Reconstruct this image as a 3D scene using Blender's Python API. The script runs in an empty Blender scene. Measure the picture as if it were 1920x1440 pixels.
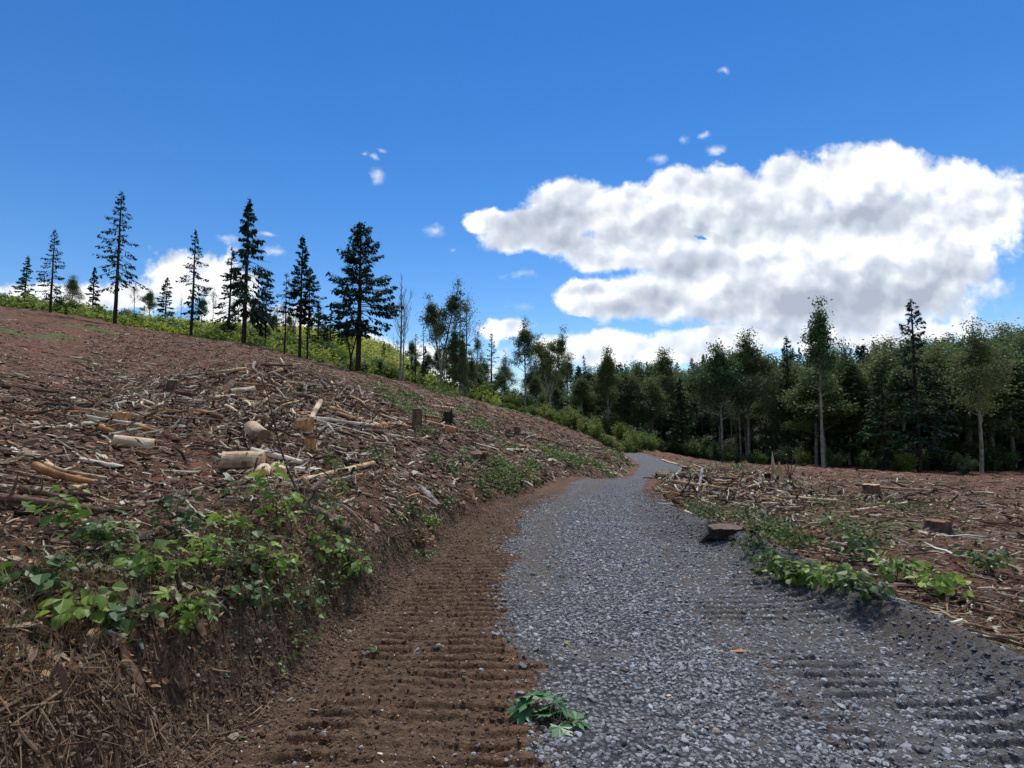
import bpy, math, random
import numpy as np

# ============================================================ camera / light
FPX = 1040.0                       # focal length in photo pixels (1920 wide)
HOR = 800.0                        # horizon row in the photograph
PITCH = math.atan((HOR - 720.0) / FPX)
CAMZ = 1.6
sc = bpy.context.scene
col = sc.collection
cam_d = bpy.data.cameras.new("camera")
cam = bpy.data.objects.new("camera", cam_d); col.objects.link(cam)
cam.location = (0, 0, CAMZ)
cam.rotation_euler = (math.pi / 2 + PITCH, 0, 0)
cam_d.sensor_width = 36.0; cam_d.sensor_fit = 'HORIZONTAL'
cam_d.lens = FPX / 1920.0 * 36.0
cam_d.clip_start = 0.05; cam_d.clip_end = 12000
sc.camera = cam

SUN_EL = math.radians(60); SUN_AZ = math.radians(12)      # azimuth from +Y, negative = left
sun_d = bpy.data.lights.new("sun", 'SUN')
sun_d.energy = 3.3; sun_d.angle = math.radians(11); sun_d.color = (1.0, 0.95, 0.87)
sun = bpy.data.objects.new("sun", sun_d); col.objects.link(sun)
sdir = np.array([math.sin(SUN_AZ) * math.cos(SUN_EL), math.cos(SUN_AZ) * math.cos(SUN_EL), math.sin(SUN_EL)])
from mathutils import Vector, Matrix
sun.rotation_euler = Vector(sdir).to_track_quat('Z', 'Y').to_euler()

sc.view_settings.view_transform = 'Standard'
sc.view_settings.look = 'None'
sc.view_settings.exposure = 0.42
sc.view_settings.gamma = 1.0
sc.render.engine = 'CYCLES'
cy = sc.cycles
cy.use_denoising = True
try: cy.denoiser = 'OPENIMAGEDENOISE'
except Exception: pass
cy.max_bounces = 5; cy.diffuse_bounces = 2; cy.glossy_bounces = 1; cy.transmission_bounces = 2
cy.transparent_max_bounces = 6; cy.caustics_reflective = False; cy.caustics_refractive = False
cy.use_adaptive_sampling = True; cy.adaptive_threshold = 0.015
sc.render.use_persistent_data = False

def ray(px, py):
    """X per metre of Y and Z per metre of Y for a photograph pixel"""
    a = (px - 960.0) / FPX; b = (720.0 - py) / FPX
    c, s = math.cos(PITCH), math.sin(PITCH)
    y = c - b * s
    return a / y, (s + b * c) / y
def at(px, py, Y):
    a, b = ray(px, py); return np.array([a * Y, Y, CAMZ + b * Y])

# ============================================================ node helpers
class NT:
    def __init__(s, tree): s.t = tree; s.n = tree.nodes; s.l = tree.links
    def new(s, typ, **kw):
        nd = s.n.new(typ)
        for k, v in kw.items(): setattr(nd, k, v)
        return nd
    def put(s, sock, v):
        if v is None: return
        if isinstance(v, bpy.types.NodeSocket): s.l.new(v, sock)
        else:
            try: sock.default_value = v
            except Exception: sock.default_value = (*v, 1.0) if len(v) == 3 else v
    def math(s, op, a, b=None, c=None, clamp=False):
        nd = s.new('ShaderNodeMath', operation=op, use_clamp=clamp)
        s.put(nd.inputs[0], a)
        if b is not None: s.put(nd.inputs[1], b)
        if c is not None: s.put(nd.inputs[2], c)
        return nd.outputs[0]
    def vmath(s, op, a, b=None, c=None):
        nd = s.new('ShaderNodeVectorMath', operation=op)
        s.put(nd.inputs[0], a)
        if b is not None: s.put(nd.inputs[1], b)
        if c is not None: s.put(nd.inputs[2], c)
        return nd.outputs['Value'] if op in ('LENGTH', 'DOT_PRODUCT', 'DISTANCE') else nd.outputs[0]
    def mix(s, f, a, b, blend='MIX'):
        nd = s.new('ShaderNodeMix', data_type='RGBA', blend_type=blend)
        s.put(nd.inputs[0], f); s.put(nd.inputs[6], a); s.put(nd.inputs[7], b)
        return nd.outputs[2]
    def noise(s, vec, scale, detail=4, rough=0.55, dist=0.0, out='Fac', lac=2.0, dim='3D'):
        nd = s.new('ShaderNodeTexNoise', noise_dimensions=dim)
        s.put(nd.inputs['Vector'], vec); nd.inputs['Scale'].default_value = scale
        nd.inputs['Detail'].default_value = detail; nd.inputs['Roughness'].default_value = rough
        nd.inputs['Distortion'].default_value = dist; nd.inputs['Lacunarity'].default_value = lac
        return nd.outputs[out if out != 'Fac' else 0] if out == 'Fac' else nd.outputs['Color']
    def ramp(s, f, stops, interp='LINEAR'):
        nd = s.new('ShaderNodeValToRGB'); nd.color_ramp.interpolation = interp
        e = nd.color_ramp.elements
        while len(e) > 1: e.remove(e[-1])
        e[0].position = stops[0][0]; e[0].color = (*stops[0][1], 1)
        for p, c in stops[1:]:
            x = e.new(p); x.color = (*c, 1)
        s.put(nd.inputs[0], f)
        return nd.outputs[0]
    def step(s, f, lo, hi):
        nd = s.new('ShaderNodeMapRange', interpolation_type='SMOOTHSTEP')
        s.put(nd.inputs[0], f); s.put(nd.inputs[1], lo); s.put(nd.inputs[2], hi)
        nd.inputs[3].default_value = 0; nd.inputs[4].default_value = 1
        return nd.outputs[0]

# ============================================================ world: sky and clouds
w = bpy.data.worlds.new("World"); sc.world = w; w.use_nodes = True
W = NT(w.node_tree); W.n.clear()
sky = W.new('ShaderNodeTexSky', sky_type='NISHITA', sun_disc=False)
sky.sun_elevation = SUN_EL; sky.sun_rotation = SUN_AZ
sky.altitude = 100; sky.air_density = 1.0; sky.dust_density = 0.0; sky.ozone_density = 2.5
hs = W.new('ShaderNodeHueSaturation'); hs.inputs['Saturation'].default_value = 1.34
hs.inputs['Hue'].default_value = 0.507
hs.inputs['Value'].default_value = 1.0
W.l.new(sky.outputs[0], hs.inputs['Color'])
tc = W.new('ShaderNodeTexCoord')
dirv = tc.outputs['Generated']
sx = W.new('ShaderNodeSeparateXYZ'); W.l.new(dirv, sx.inputs[0])
yy = W.math('MAXIMUM', sx.outputs[1], 0.12)
uu = W.math('DIVIDE', sx.outputs[0], yy); vv = W.math('DIVIDE', sx.outputs[2], yy)
cx = W.new('ShaderNodeCombineXYZ'); W.l.new(uu, cx.inputs[0]); W.l.new(vv, cx.inputs[1])
P = cx.outputs[0]
nw = W.noise(P, 6.0, 5, 0.6, 0, 'Color', dim='2D')
Pw = W.vmath('MULTIPLY_ADD', nw, (0.07, 0.05, 0), P)           # billowy warp
Pw = W.vmath('SUBTRACT', Pw, (0.035, 0.025, 0))
def field(vec, blobs):
    cur = None
    for (bx, by, rx, ry) in blobs:
        a, b = ray(bx, by)
        rx, ry = rx / FPX, ry / FPX
        q = W.vmath('MULTIPLY_ADD', vec, (1 / rx, 1 / ry, 0), (-a / rx, -b / ry, 0))
        L = W.vmath('LENGTH', q)
        cur = L if cur is None else W.math('SMOOTH_MIN', cur, L, 0.25)
    return W.math('SUBTRACT', 1.0, cur)
BIG = [(1060, 385, 85, 60), (1170, 400, 120, 60), (1262, 360, 62, 52), (1370, 370, 120, 62), (1490, 345, 90, 62),
       (925, 410, 62, 26), (1000, 440, 110, 42), (1030, 420, 90, 40), (1250, 410, 120, 60), (1170, 470, 150, 48), (1330, 450, 160, 60), (1480, 430, 140, 60),
       (1095, 552, 84, 42), (1210, 560, 150, 55), (1340, 540, 180, 85), (1480, 545, 180, 85), (1650, 480, 260, 170),
       (1800, 380, 160, 90), (1630, 330, 130, 70)]
BAND = [(945, 618, 60, 26), (1035, 655, 95, 42), (1130, 655, 110, 36), (1280, 660, 160, 34), (1440, 640, 170, 30),
        (1600, 620, 260, 40), (420, 560, 60, 90), (330, 520, 90, 60), (150, 560, 200, 40), (500, 615, 120, 40), (690, 655, 70, 26),
        (800, 690, 140, 40)]
PUFF = [(806, 434, 25, 14), (694, 333, 24, 20), (718, 288, 12, 7), (684, 294, 10, 6), (968, 515, 32, 12), (975, 577, 30, 14),
        (1285, 262, 20, 15), (1330, 253, 17, 9), (1350, 281, 22, 11), (1232, 301, 20, 12), (1365, 135, 14, 12), (850, 468, 12, 8),
        (520, 470, 38, 16), (495, 441, 34, 6), (430, 450, 18, 14), (1365, 310, 16, 7), (700, 300, 10, 8)]
HOLE = [(1312, 441, 34, 10), (1180, 628, 130, 12), (1060, 600, 60, 12)]
GREY = [(1110, 442, 150, 34), (1240, 420, 110, 30), (1420, 415, 130, 34), (1320, 500, 130, 26), (1150, 583, 100, 20), (1330, 585, 200, 42),
        (1480, 560, 120, 56), (1080, 545, 50, 12), (1650, 560, 260, 60), (1650, 400, 200, 50), (1060, 425, 90, 26)]
def billow(v):
    vo = W.new('ShaderNodeTexVoronoi', feature='SMOOTH_F1', voronoi_dimensions='2D'); W.l.new(v, vo.inputs['Vector']); vo.inputs['Scale'].default_value = 20.0
    vo.inputs['Detail'].default_value = 2.0; vo.inputs['Roughness'].default_value = 0.6; vo.inputs['Smoothness'].default_value = 0.7; vo.inputs['Lacunarity'].default_value = 2.3
    b = W.math('SUBTRACT', 0.92, vo.outputs['Distance'])
    return W.math('ADD', W.math('MULTIPLY', W.noise(v, 9.0, 8, 0.62, 0.0, dim='2D'), 0.80), W.math('MULTIPLY', b, 0.24))
Pv = W.vmath('MULTIPLY_ADD', W.noise(P, 26.0, 4, 0.6, 0, 'Color', dim='2D'), (0.022, 0.022, 0), P)
nA = billow(Pv)
def soft(v):
    vo = W.new('ShaderNodeTexVoronoi', feature='SMOOTH_F1', voronoi_dimensions='2D'); W.l.new(v, vo.inputs['Vector']); vo.inputs['Scale'].default_value = 13.0
    vo.inputs['Detail'].default_value = 1.6; vo.inputs['Roughness'].default_value = 0.5; vo.inputs['Smoothness'].default_value = 0.55; vo.inputs['Lacunarity'].default_value = 2.4
    return W.math('ADD', W.math('MULTIPLY', W.noise(v, 6.0, 5, 0.5, 0.0, dim='2D'), 0.62), W.math('MULTIPLY', W.math('SUBTRACT', 0.9, vo.outputs['Distance']), 0.30))
Poff = W.vmath('ADD', Pv, (-0.008, 0.020, 0))
nAc = W.math('SUBTRACT', nA, 0.46)
Dbig = field(Pw, BIG)
Dh = W.math('MULTIPLY_ADD', nAc, 2.2, W.math('SUBTRACT', field(Pw, HOLE), 0.1))
Dbig = W.math('SUBTRACT', Dbig, W.math('MULTIPLY', W.math('MAXIMUM', Dh, 0), 1.1))
Dband = field(Pw, BAND)
Dp = field(Pw, PUFF)
aBig = W.step(W.math('MULTIPLY_ADD', nAc, 0.85, Dbig), -0.08, 0.24)
aBand = W.math('MULTIPLY', W.step(W.math('MULTIPLY_ADD', nAc, 1.5, Dband), -0.05, 0.35), 0.95)
aP = W.math('MULTIPLY', W.step(W.math('MULTIPLY_ADD', nAc, 2.6, Dp), 0.0, 1.7), 0.8)
alpha = W.math('MAXIMUM', W.math('MAXIMUM', aBig, aBand), aP)
# scattered clouds added out of view (behind and above the camera) for whiter ambient light
nC = W.noise(dirv, 2.2, 7, 0.6)
away = W.step(sx.outputs[1], 0.25, -0.15)
up = W.step(sx.outputs[2], 0.02, 0.25)
aC = W.math('MULTIPLY', W.math('MULTIPLY', W.step(nC, 0.47, 0.6), away), up)
alpha = W.math('MAXIMUM', alpha, W.math('MULTIPLY', aC, 0.9))
relief = W.math('SUBTRACT', soft(Pv), soft(Poff))                          # lit from the upper left
Poff2 = W.vmath('ADD', P, (-0.012, 0.02, 0)); lowA = W.noise(P, 5.0, 3, 0.5, 0, dim='2D'); lowB = W.noise(Poff2, 5.0, 3, 0.5, 0, dim='2D')
gf = W.math('MULTIPLY', W.step(W.math('MULTIPLY_ADD', nAc, 0.9, field(Pw, GREY)), -0.9, 1.05), 1.0)
thick = W.step(Dbig, 0.05, 0.7)
b0 = W.math('MULTIPLY_ADD', relief, 2.0, 0.97)
b0 = W.math('MULTIPLY_ADD', W.math('SUBTRACT', lowA, lowB), 2.2, b0)
b0 = W.math('MULTIPLY_ADD', gf, -0.54, b0)
b0 = W.math('MULTIPLY_ADD', thick, -0.13, b0)
b0 = W.math('MULTIPLY_ADD', W.math('SUBTRACT', W.noise(P, 3.0, 5, 0.6, 0, dim='2D'), 0.5), 0.7, b0)
b0 = W.math('MINIMUM', W.math('MAXIMUM', b0, 0.1), 1.08)
cc = W.ramp(b0, [(0.1, (0.40, 0.45, 0.55)), (0.55, (0.60, 0.65, 0.74)), (0.82, (0.80, 0.84, 0.90)), (1.0, (1.0, 1.0, 1.0))])
CLOUD = 8.6
ccs = W.vmath('SCALE', cc); W.n[-1].inputs['Scale'].default_value = CLOUD
# alpha over the sky
fin = W.mix(alpha, hs.outputs[0], ccs)
bg = W.new('ShaderNodeBackground'); bg.inputs['Strength'].default_value = 0.10
W.l.new(fin, bg.inputs[0])
wo = W.new('ShaderNodeOutputWorld'); W.l.new(bg.outputs[0], wo.inputs[0])
w.cycles.sampling_method = 'MANUAL'; w.cycles.sample_map_resolution = 512

# ============================================================ numpy noise and mesh tools
rng = np.random.default_rng(7)
_perm = np.random.default_rng(3).random((256, 256))
def vnoise(x, y):
    xi = np.floor(x).astype(np.int64); yi = np.floor(y).astype(np.int64)
    fx = x - xi; fy = y - yi
    fx = fx * fx * (3 - 2 * fx); fy = fy * fy * (3 - 2 * fy)
    g = lambda a, b: _perm[a & 255, b & 255]
    return ((g(xi, yi) * (1 - fx) + g(xi + 1, yi) * fx) * (1 - fy) + (g(xi, yi + 1) * (1 - fx) + g(xi + 1, yi + 1) * fx) * fy) * 2 - 1
def fbm(x, y, oct=4, g=0.5):
    s = 0; a = 1; t = 0
    for i in range(oct):
        s = s + a * vnoise(x * 2 ** i + 17.3 * i, y * 2 ** i - 9.1 * i); t += a; a *= g
    return s / t
def sstep(x, a, b):
    t = np.clip((x - a) / (b - a), 0, 1); return t * t * (3 - 2 * t)

class Geo:
    """collects verts and faces (any size) with a material slot index"""
    def __init__(s): s.V = []; s.F = []; s.n = 0
    def add(s, V, F, mi=0):
        V = np.asarray(V, float).reshape(-1, 3); F = np.asarray(F, np.int64)
        s.V.append(V); s.F.append((F + s.n, mi)); s.n += len(V); return s
    def build(s, name, mats, parent=None, smooth=False, loc=None, attrs=None):
        me = bpy.data.meshes.new(name)
        V = np.concatenate(s.V) if s.V else np.zeros((0, 3))
        if loc is not None: V = V - np.asarray(loc)
        me.vertices.add(len(V)); me.vertices.foreach_set('co', V.astype(np.float32).ravel())
        L = np.concatenate([f.ravel() for f, m in s.F]); T = np.concatenate([np.full(len(f), f.shape[1]) for f, m in s.F])
        M = np.concatenate([np.full(len(f), m) for f, m in s.F])
        me.loops.add(len(L)); me.loops.foreach_set('vertex_index', L.astype(np.int32))
        me.polygons.add(len(T)); st = np.concatenate([[0], np.cumsum(T)[:-1]])
        me.polygons.foreach_set('loop_start', st.astype(np.int32))
        me.polygons.foreach_set('material_index', M.astype(np.int32))
        me.update(calc_edges=True)
        (me.shade_smooth if smooth else me.shade_flat)()
        for m in (mats if isinstance(mats, (list, tuple)) else [mats]): me.materials.append(m)
        o = bpy.data.objects.new(name, me); col.objects.link(o)
        if loc is not None and parent is None: o.location = loc
        if parent is not None: o.parent = parent
        return o

def tube(pts, rad, n=6, cap=True, jit=0.0, rg=None):
    pts = np.asarray(pts, float); rad = np.asarray(rad, float) * np.ones(len(pts))
    T = np.gradient(pts, axis=0); T /= np.linalg.norm(T, axis=1)[:, None] + 1e-9
    ref = np.array([0, 0, 1.0]) if abs(T[0, 2]) < 0.9 else np.array([1.0, 0, 0])
    A = np.cross(T, ref); A /= np.linalg.norm(A, axis=1)[:, None] + 1e-9
    B = np.cross(T, A)
    th = np.arange(n) / n * 2 * math.pi
    R = rad[:, None] * np.ones((1, n))
    if jit and rg is not None: R = R * (1 + jit * rg.standard_normal((len(pts), n)))
    V = pts[:, None, :] + R[:, :, None] * (np.cos(th)[None, :, None] * A[:, None, :] + np.sin(th)[None, :, None] * B[:, None, :])
    k = len(pts); i = np.arange(k - 1)[:, None] * n; j = np.arange(n)[None, :]; j2 = (j + 1) % n
    F = np.stack([i + j, i + n + j, i + n + j2, i + j2], -1).reshape(-1, 4)
    return V.reshape(-1, 3), F
def add_tube(g, pts, rad, n=6, mi=0, caps=None, jit=0.0, rg=None):
    V, F = tube(pts, rad, n, jit=jit, rg=rg); base = g.n
    g.add(V, F, mi)
    if caps is not None:
        k = len(pts)
        g.F.append((np.array([[base + q for q in range(n)]]), caps))
        g.F.append((np.array([[base + (k - 1) * n + q for q in reversed(range(n))]]), caps))
    return V
def rotm(yaw, pitch, roll):
    cy_, sy_ = np.cos(yaw), np.sin(yaw); cp, sp = np.cos(pitch), np.sin(pitch); cr, sr = np.cos(roll), np.sin(roll)
    R = np.empty((len(yaw), 3, 3))                # Rz(yaw) Ry(pitch) Rx(roll)
    R[:, 0, 0] = cy_ * cp; R[:, 0, 1] = cy_ * sp * sr - sy_ * cr; R[:, 0, 2] = cy_ * sp * cr + sy_ * sr
    R[:, 1, 0] = sy_ * cp; R[:, 1, 1] = sy_ * sp * sr + cy_ * cr; R[:, 1, 2] = sy_ * sp * cr - cy_ * sr
    R[:, 2, 0] = -sp; R[:, 2, 1] = cp * sr; R[:, 2, 2] = cp * cr
    return R
def scatter(g, TV, TF, pos, R, S, mi=0, jit=0.0, rg=rng):
    """copies of one template merged into g"""
    pos = np.asarray(pos); n = len(pos)
    if n == 0: return
    TV = np.asarray(TV, float); TF = np.asarray(TF, np.int64)
    S = np.asarray(S, float); S = S[:, None] * np.ones(3) if S.ndim == 1 else S
    X = TV[None] * S[:, None, :]
    if jit: X = X * (1 + jit * rg.standard_normal(X.shape))
    X = np.einsum('nij,nkj->nki', R, X) + pos[:, None, :]
    F = TF[None] + (np.arange(n) * len(TV))[:, None, None]
    g.add(X.reshape(-1, 3), F.reshape(-1, TF.shape[1]), mi)

def ico():
    p = (1 + 5 ** .5) / 2
    v = np.array([(-1, p, 0), (1, p, 0), (-1, -p, 0), (1, -p, 0), (0, -1, p), (0, 1, p), (0, -1, -p), (0, 1, -p), (p, 0, -1), (p, 0, 1), (-p, 0, -1), (-p, 0, 1)], float)
    f = np.array([(0, 11, 5), (0, 5, 1), (0, 1, 7), (0, 7, 10), (0, 10, 11), (1, 5, 9), (5, 11, 4), (11, 10, 2), (10, 7, 6), (7, 1, 8), (3, 9, 4), (3, 4, 2), (3, 2, 6), (3, 6, 8), (3, 8, 9), (4, 9, 5), (2, 4, 11), (6, 2, 10), (8, 6, 7), (9, 8, 1)])
    return v / np.linalg.norm(v[0]), f
ICO_V, ICO_F = ico()
BOXV = np.array([(x, y, z) for x in (-.5, .5) for y in (-.5, .5) for z in (-.5, .5)], float)
BOXF = np.array([(0, 1, 3, 2), (4, 6, 7, 5), (0, 4, 5, 1), (2, 3, 7, 6), (0, 2, 6, 4), (1, 5, 7, 3)])
# a splintered chip: tapered flattened prism along x
CHIPV = np.array([(-.5, -.35, 0), (-.5, .3, 0.0), (-.1, -.5, .1), (-.1, .5, .1), (.3, -.4, .05), (.25, .5, .05), (.55, .05, 0),
                  (-.5, -.3, -.5), (-.45, .3, -.5), (.3, -.35, -.5), (.3, .4, -.5)], float)
CHIPF = np.array([(0, 2, 3, 1), (2, 4, 5, 3), (0, 7, 9, 4), (1, 5, 10, 8), (0, 1, 8, 7), (4, 9, 10, 5)])
STICKV, STICKF = tube(np.array([(-.5, 0, 0), (-.18, .02, .012), (.15, -.015, .01), (.5, .02, -.01)]), [0.5, .46, .4, .2], 4)
STICKV = STICKV * 1.0
def stick_template():
    pts = np.array([(-.5, 0, 0), (-.18, .0, .0), (.15, 0, .0), (.5, .0, 0)])
    V, F = tube(pts, [0.5, .46, .4, .22], 5)
    bend = np.repeat(np.array([0, 1.2, -.6, 0.9]), 5)
    V[:, 1] += bend * 0.5
    return V, F                        # y,z in units of diameter, x in units of length
STV, STF = stick_template()
# leaves (in XY plane, stalk at origin, tip +x)
def leaf_ovate():
    o = np.array([(0, 0), (.18, .24), (.45, .34), (.75, .22), (1, 0), (.75, -.22), (.45, -.34), (.18, -.24)])
    V = np.zeros((9, 3)); V[:8, :2] = o; V[:8, 2] = 0.35 * np.abs(o[:, 1]) - .15 * o[:, 0] ** 2; V[8] = (.45, 0, -.04)
    return V, np.array([(8, i, (i + 1) % 8) for i in range(8)])
def leaf_maple(lobes=5, w_=.11, notch=.3):
    ang = {5: [0, 52, 108], 7: [0, 38, 78, 125]}[lobes]; pts = []
    def lobe(a, L):
        pts.append((math.cos(a) * L * .62 - math.sin(a) * w_ * L * 1.3, math.sin(a) * L * .62 + math.cos(a) * w_ * L * 1.3))
        pts.append((math.cos(a) * L, math.sin(a) * L))
        pts.append((math.cos(a) * L * .62 + math.sin(a) * w_ * L * 1.3, math.sin(a) * L * .62 - math.cos(a) * w_ * L * 1.3))
    angs = sorted(set([-a for a in ang] + ang), reverse=True)
    for i, d in enumerate(angs):
        L = 1.0 - .0035 * abs(d)
        lobe(math.radians(d), L)
        if i < len(angs) - 1:
            m = math.radians((d + angs[i + 1]) / 2); pts.append((math.cos(m) * notch, math.sin(m) * notch))
    pts.append((-.08, 0))
    o = np.array(pts) + (.12, 0); n = len(o)
    r = np.hypot(o[:, 0], o[:, 1])
    V = np.zeros((n + 1, 3)); V[:n, :2] = o; V[:n, 2] = -.16 * r ** 2 + .05 * np.sin(3 * np.arctan2(o[:, 1], o[:, 0]) * 2); V[n] = (.12, 0, 0)
    return V, np.array([(n, (i + 1) % n, i) for i in range(n)])
LOV, LOF = leaf_ovate(); LMV, LMF = leaf_maple(5, .15, .42); LM7V, LM7F = leaf_maple(7, .15, .46)
QV = np.array([(0, -.5, 0), (1, -.22, .05), (1, .22, .05), (0, .5, 0)], float); QF = np.array([(0, 1, 2, 3)])
LQV = np.array([(0, 0, 0), (.5, .36, .08), (1, 0, -.06), (.5, -.36, .08)], float); LQF = np.array([(0, 3, 2, 1)])
SPV = np.array([(0, 0, 0), (.45, .5, -.05), (1, .0, -.2), (.45, -.5, -.05)], float); SPF = np.array([(0, 3, 2, 1)])
BLV = np.array([(0, -.5, 0), (0, .5, 0), (.1, -.42, .4), (.1, .42, .4), (.35, -.3, .75), (.35, .3, .75), (.75, 0, .95)], float)
BLF4 = np.array([(0, 2, 3, 1), (2, 4, 5, 3), (4, 6, 6, 5)])[:2]; BLF3 = np.array([(4, 6, 5)])

# ============================================================ terrain
RY  = [-30, -8, 1.0, 2.77, 3.8, 6.0, 8.8, 10.8, 12.8, 15.5, 17.9, 20.5, 24, 32, 45, 60, 80, 120, 400]
RL  = [-2.2, -1.7, -1.5, -1.42, -1.31, -1.15, -.84, -.4, .3, 1.4, 2.3, 3.7, 5.1, 7.3, 9.6, 11.9, 13, 14, 14]
RR  = [3.2, 3.0, 2.9, 2.85, 2.85, 2.85, 2.75, 2.8, 3.05, 3.65, 4.4, 5.7, 7.3, 9.9, 12.1, 14.1, 15.4, 16.5, 16.5]
RZ  = [0, 0, 0, 0, 0, 0, 0, 0, 0, 0.01, -.04, -.42, -.52, -.63, -1.0, -1.27, -2.1, -3.2, -3.4]
_ys = np.concatenate([np.arange(-30, 40, .05), np.arange(40, 401, .5)])
def _sm(tab, k=0.07):
    v = np.interp(_ys, RY, tab); out = v.copy()
    n1 = int((_ys < 40).sum())
    kern = np.hanning(41); kern /= kern.sum()
    pad = np.pad(v[:n1], 20, mode='reflect', reflect_type='odd'); out[:n1] = np.convolve(pad, kern, 'valid')
    return out
_rl, _rr, _rz = _sm(RL), _sm(RR), _sm(RZ)
xl = lambda y: np.interp(y, _ys, _rl)
xr = lambda y: np.interp(y, _ys, _rr)
zr = lambda y: np.interp(y, _ys, _rz)
CP = []                               # (X, Y, Z)
def cp(px, py, Y): CP.append(tuple(at(px, py, Y)))
for x, y, z in [(-2.0, -6, .6), (-5, -6, 1.8), (-12, -6, 4), (-1.95, 1, .6), (-4, 1, 1.25), (-10, 1, 3), (-1.9, 3, .62), (-1.75, 4.2, .62),
                (-1.6, 6, .56), (-2.2, 5, .88), (-1.3, 8.8, .42), (-.9, 10.8, .36), (-.2, 12.8, .32), (1.7, 17.9, .3), (4.3, 24, .0), (6.4, 32, -.1), (8.8, 45, -.4), (11, 60, -.8),
                (3.4, -6, 0), (3.4, 1, 0), (3.3, 6, .0), (3.4, 9, -.02), (4, 14, -.05), (5, 17.9, -.12), (8, 24, -.55), (10.4, 32, -.72), (12.8, 45, -1.1), (15, 60, -1.5),
                (8, -6, -.1), (8, 2, -.1), (14, 2, -.3), (14, 10, -.4), (7, 10, -.15), (9.5, 20, -.52), (20, 20, -1.0), (40, 30, -2.0), (18, 40, -1.5),
                (33, 62, -3.0), (60, 60, -3.6), (38, 100, -4.65), (35, 130, -3.9), (80, 110, -4), (100, 60, -4), (70, 160, 2), (110, 150, 4)]:
    CP.append((x, y, z))
for a in [(480, 815, 9.3), (640, 885, 8.3), (430, 880, 7.6), (570, 797, 13), (781, 808, 19), (843, 812, 18), (480, 738, 17), (500, 700, 24),
          (600, 716, 32), (750, 752, 36), (640, 740, 22), (720, 815, 14), (900, 800, 30), (1000, 835, 27), (1080, 862, 26), (930, 850, 17), (960, 800, 40),
          (420, 641, 88), (449, 642, 88), (530, 662, 88), (600, 681, 88), (670, 697, 88), (750, 715, 88), (828, 734, 88), (880, 748, 88), (950, 768, 84),
          (1000, 781, 80), (1060, 800, 72), (1120, 822, 66), (1150, 835, 64), (300, 625, 84), (100, 590, 80), (-200, 560, 75), (300, 700, 40), (100, 690, 30), (300, 740, 18), (100, 760, 12),
          (420, 655, 55), (600, 697, 55), (750, 728, 58), (900, 768, 58), (1010, 800, 52), (1080, 825, 48),
          (420, 618, 140), (560, 632, 140), (640, 640, 150), (700, 646, 170), (745, 662, 175), (790, 705, 170), (200, 600, 140), (-100, 560, 140),
          (860, 740, 130), (985, 768, 140), (1060, 790, 130), (1142, 815, 120), (1200, 832, 125),
          (420, 640, 260), (600, 650, 260), (750, 690, 260), (900, 740, 260), (1050, 745, 260), (1200, 775, 250), (1350, 765, 260), (1500, 750, 250), (1800, 740, 250),
          (900, 755, 420), (1050, 745, 420), (1200, 735, 420), (1300, 702, 420), (1400, 706, 420), (1500, 697, 420), (1750, 680, 420), (2100, 680, 400), (420, 700, 420), (0, 640, 420), (650, 720, 420)]:
    cp(*a)
CP = np.array(CP)
def _warp(X, Y):
    Yc = np.clip(Y, -7, 420) + 8 + 1.0
    Yf = np.clip(Y, -7, 1e9) + 8 + 1.0
    return X / Yf * 2.2, np.log(Yc), Yc
def _tps_u(r2): return np.where(r2 > 1e-12, r2 * np.log(r2 + 1e-12), 0)
_cs, _ct, _cw = _warp(CP[:, 0], CP[:, 1])
_n = len(CP)
_K = _tps_u((_cs[:, None] - _cs[None]) ** 2 + (_ct[:, None] - _ct[None]) ** 2) + np.eye(_n) * 2e-3
_Pm = np.stack([np.ones(_n), _cs, _ct], 1)
_A = np.block([[_K, _Pm], [_Pm.T, np.zeros((3, 3))]])
_wt = np.linalg.solve(_A, np.concatenate([(CP[:, 2] - CAMZ) / _cw, [0, 0, 0]]))
def tps(X, Y):
    s, t, wgt = _warp(X, Y)
    out = _wt[_n] + _wt[_n + 1] * s + _wt[_n + 2] * t
    for i in range(_n): out = out + _wt[i] * _tps_u((s - _cs[i]) ** 2 + (t - _ct[i]) ** 2)
    return out * wgt + CAMZ
def road_zones(X, Y):
    nb = fbm(X * 1.3 + 5, Y * 1.3, 5, .65) * .34
    yb = np.interp(Y, [-10, 2.6, 3.4, 4.2, 6, 8.3, 11, 13, 16], [.1, .12, .16, -.08, -.05, -.02, .35, 1.0, 2.0])
    bw = np.interp(Y, [6, 12], [.26, .7])
    yg2 = np.interp(Y, [-10, 2, 4.2, 6, 8, 12, 14, 18], [1.9, 1.85, 1.6, 1.7, 1.95, 2.6, 3.3, 4.1])
    inroad = sstep(X, xl(Y) - .05, xl(Y) + .1) * sstep(-X, -xr(Y) - .1, -xr(Y) + .1)
    far = sstep(Y, 12.5, 17)
    dirt = sstep(-(X + nb), -(yb + bw), -(yb - bw)) * inroad * (1 - far * .6)
    dark = sstep(X + nb, yg2 - .25, yg2 + .35) * inroad * (1 - far * .7)
    grav = np.clip(inroad - dirt - dark, 0, 1)
    return dirt, dark, grav, inroad
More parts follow.
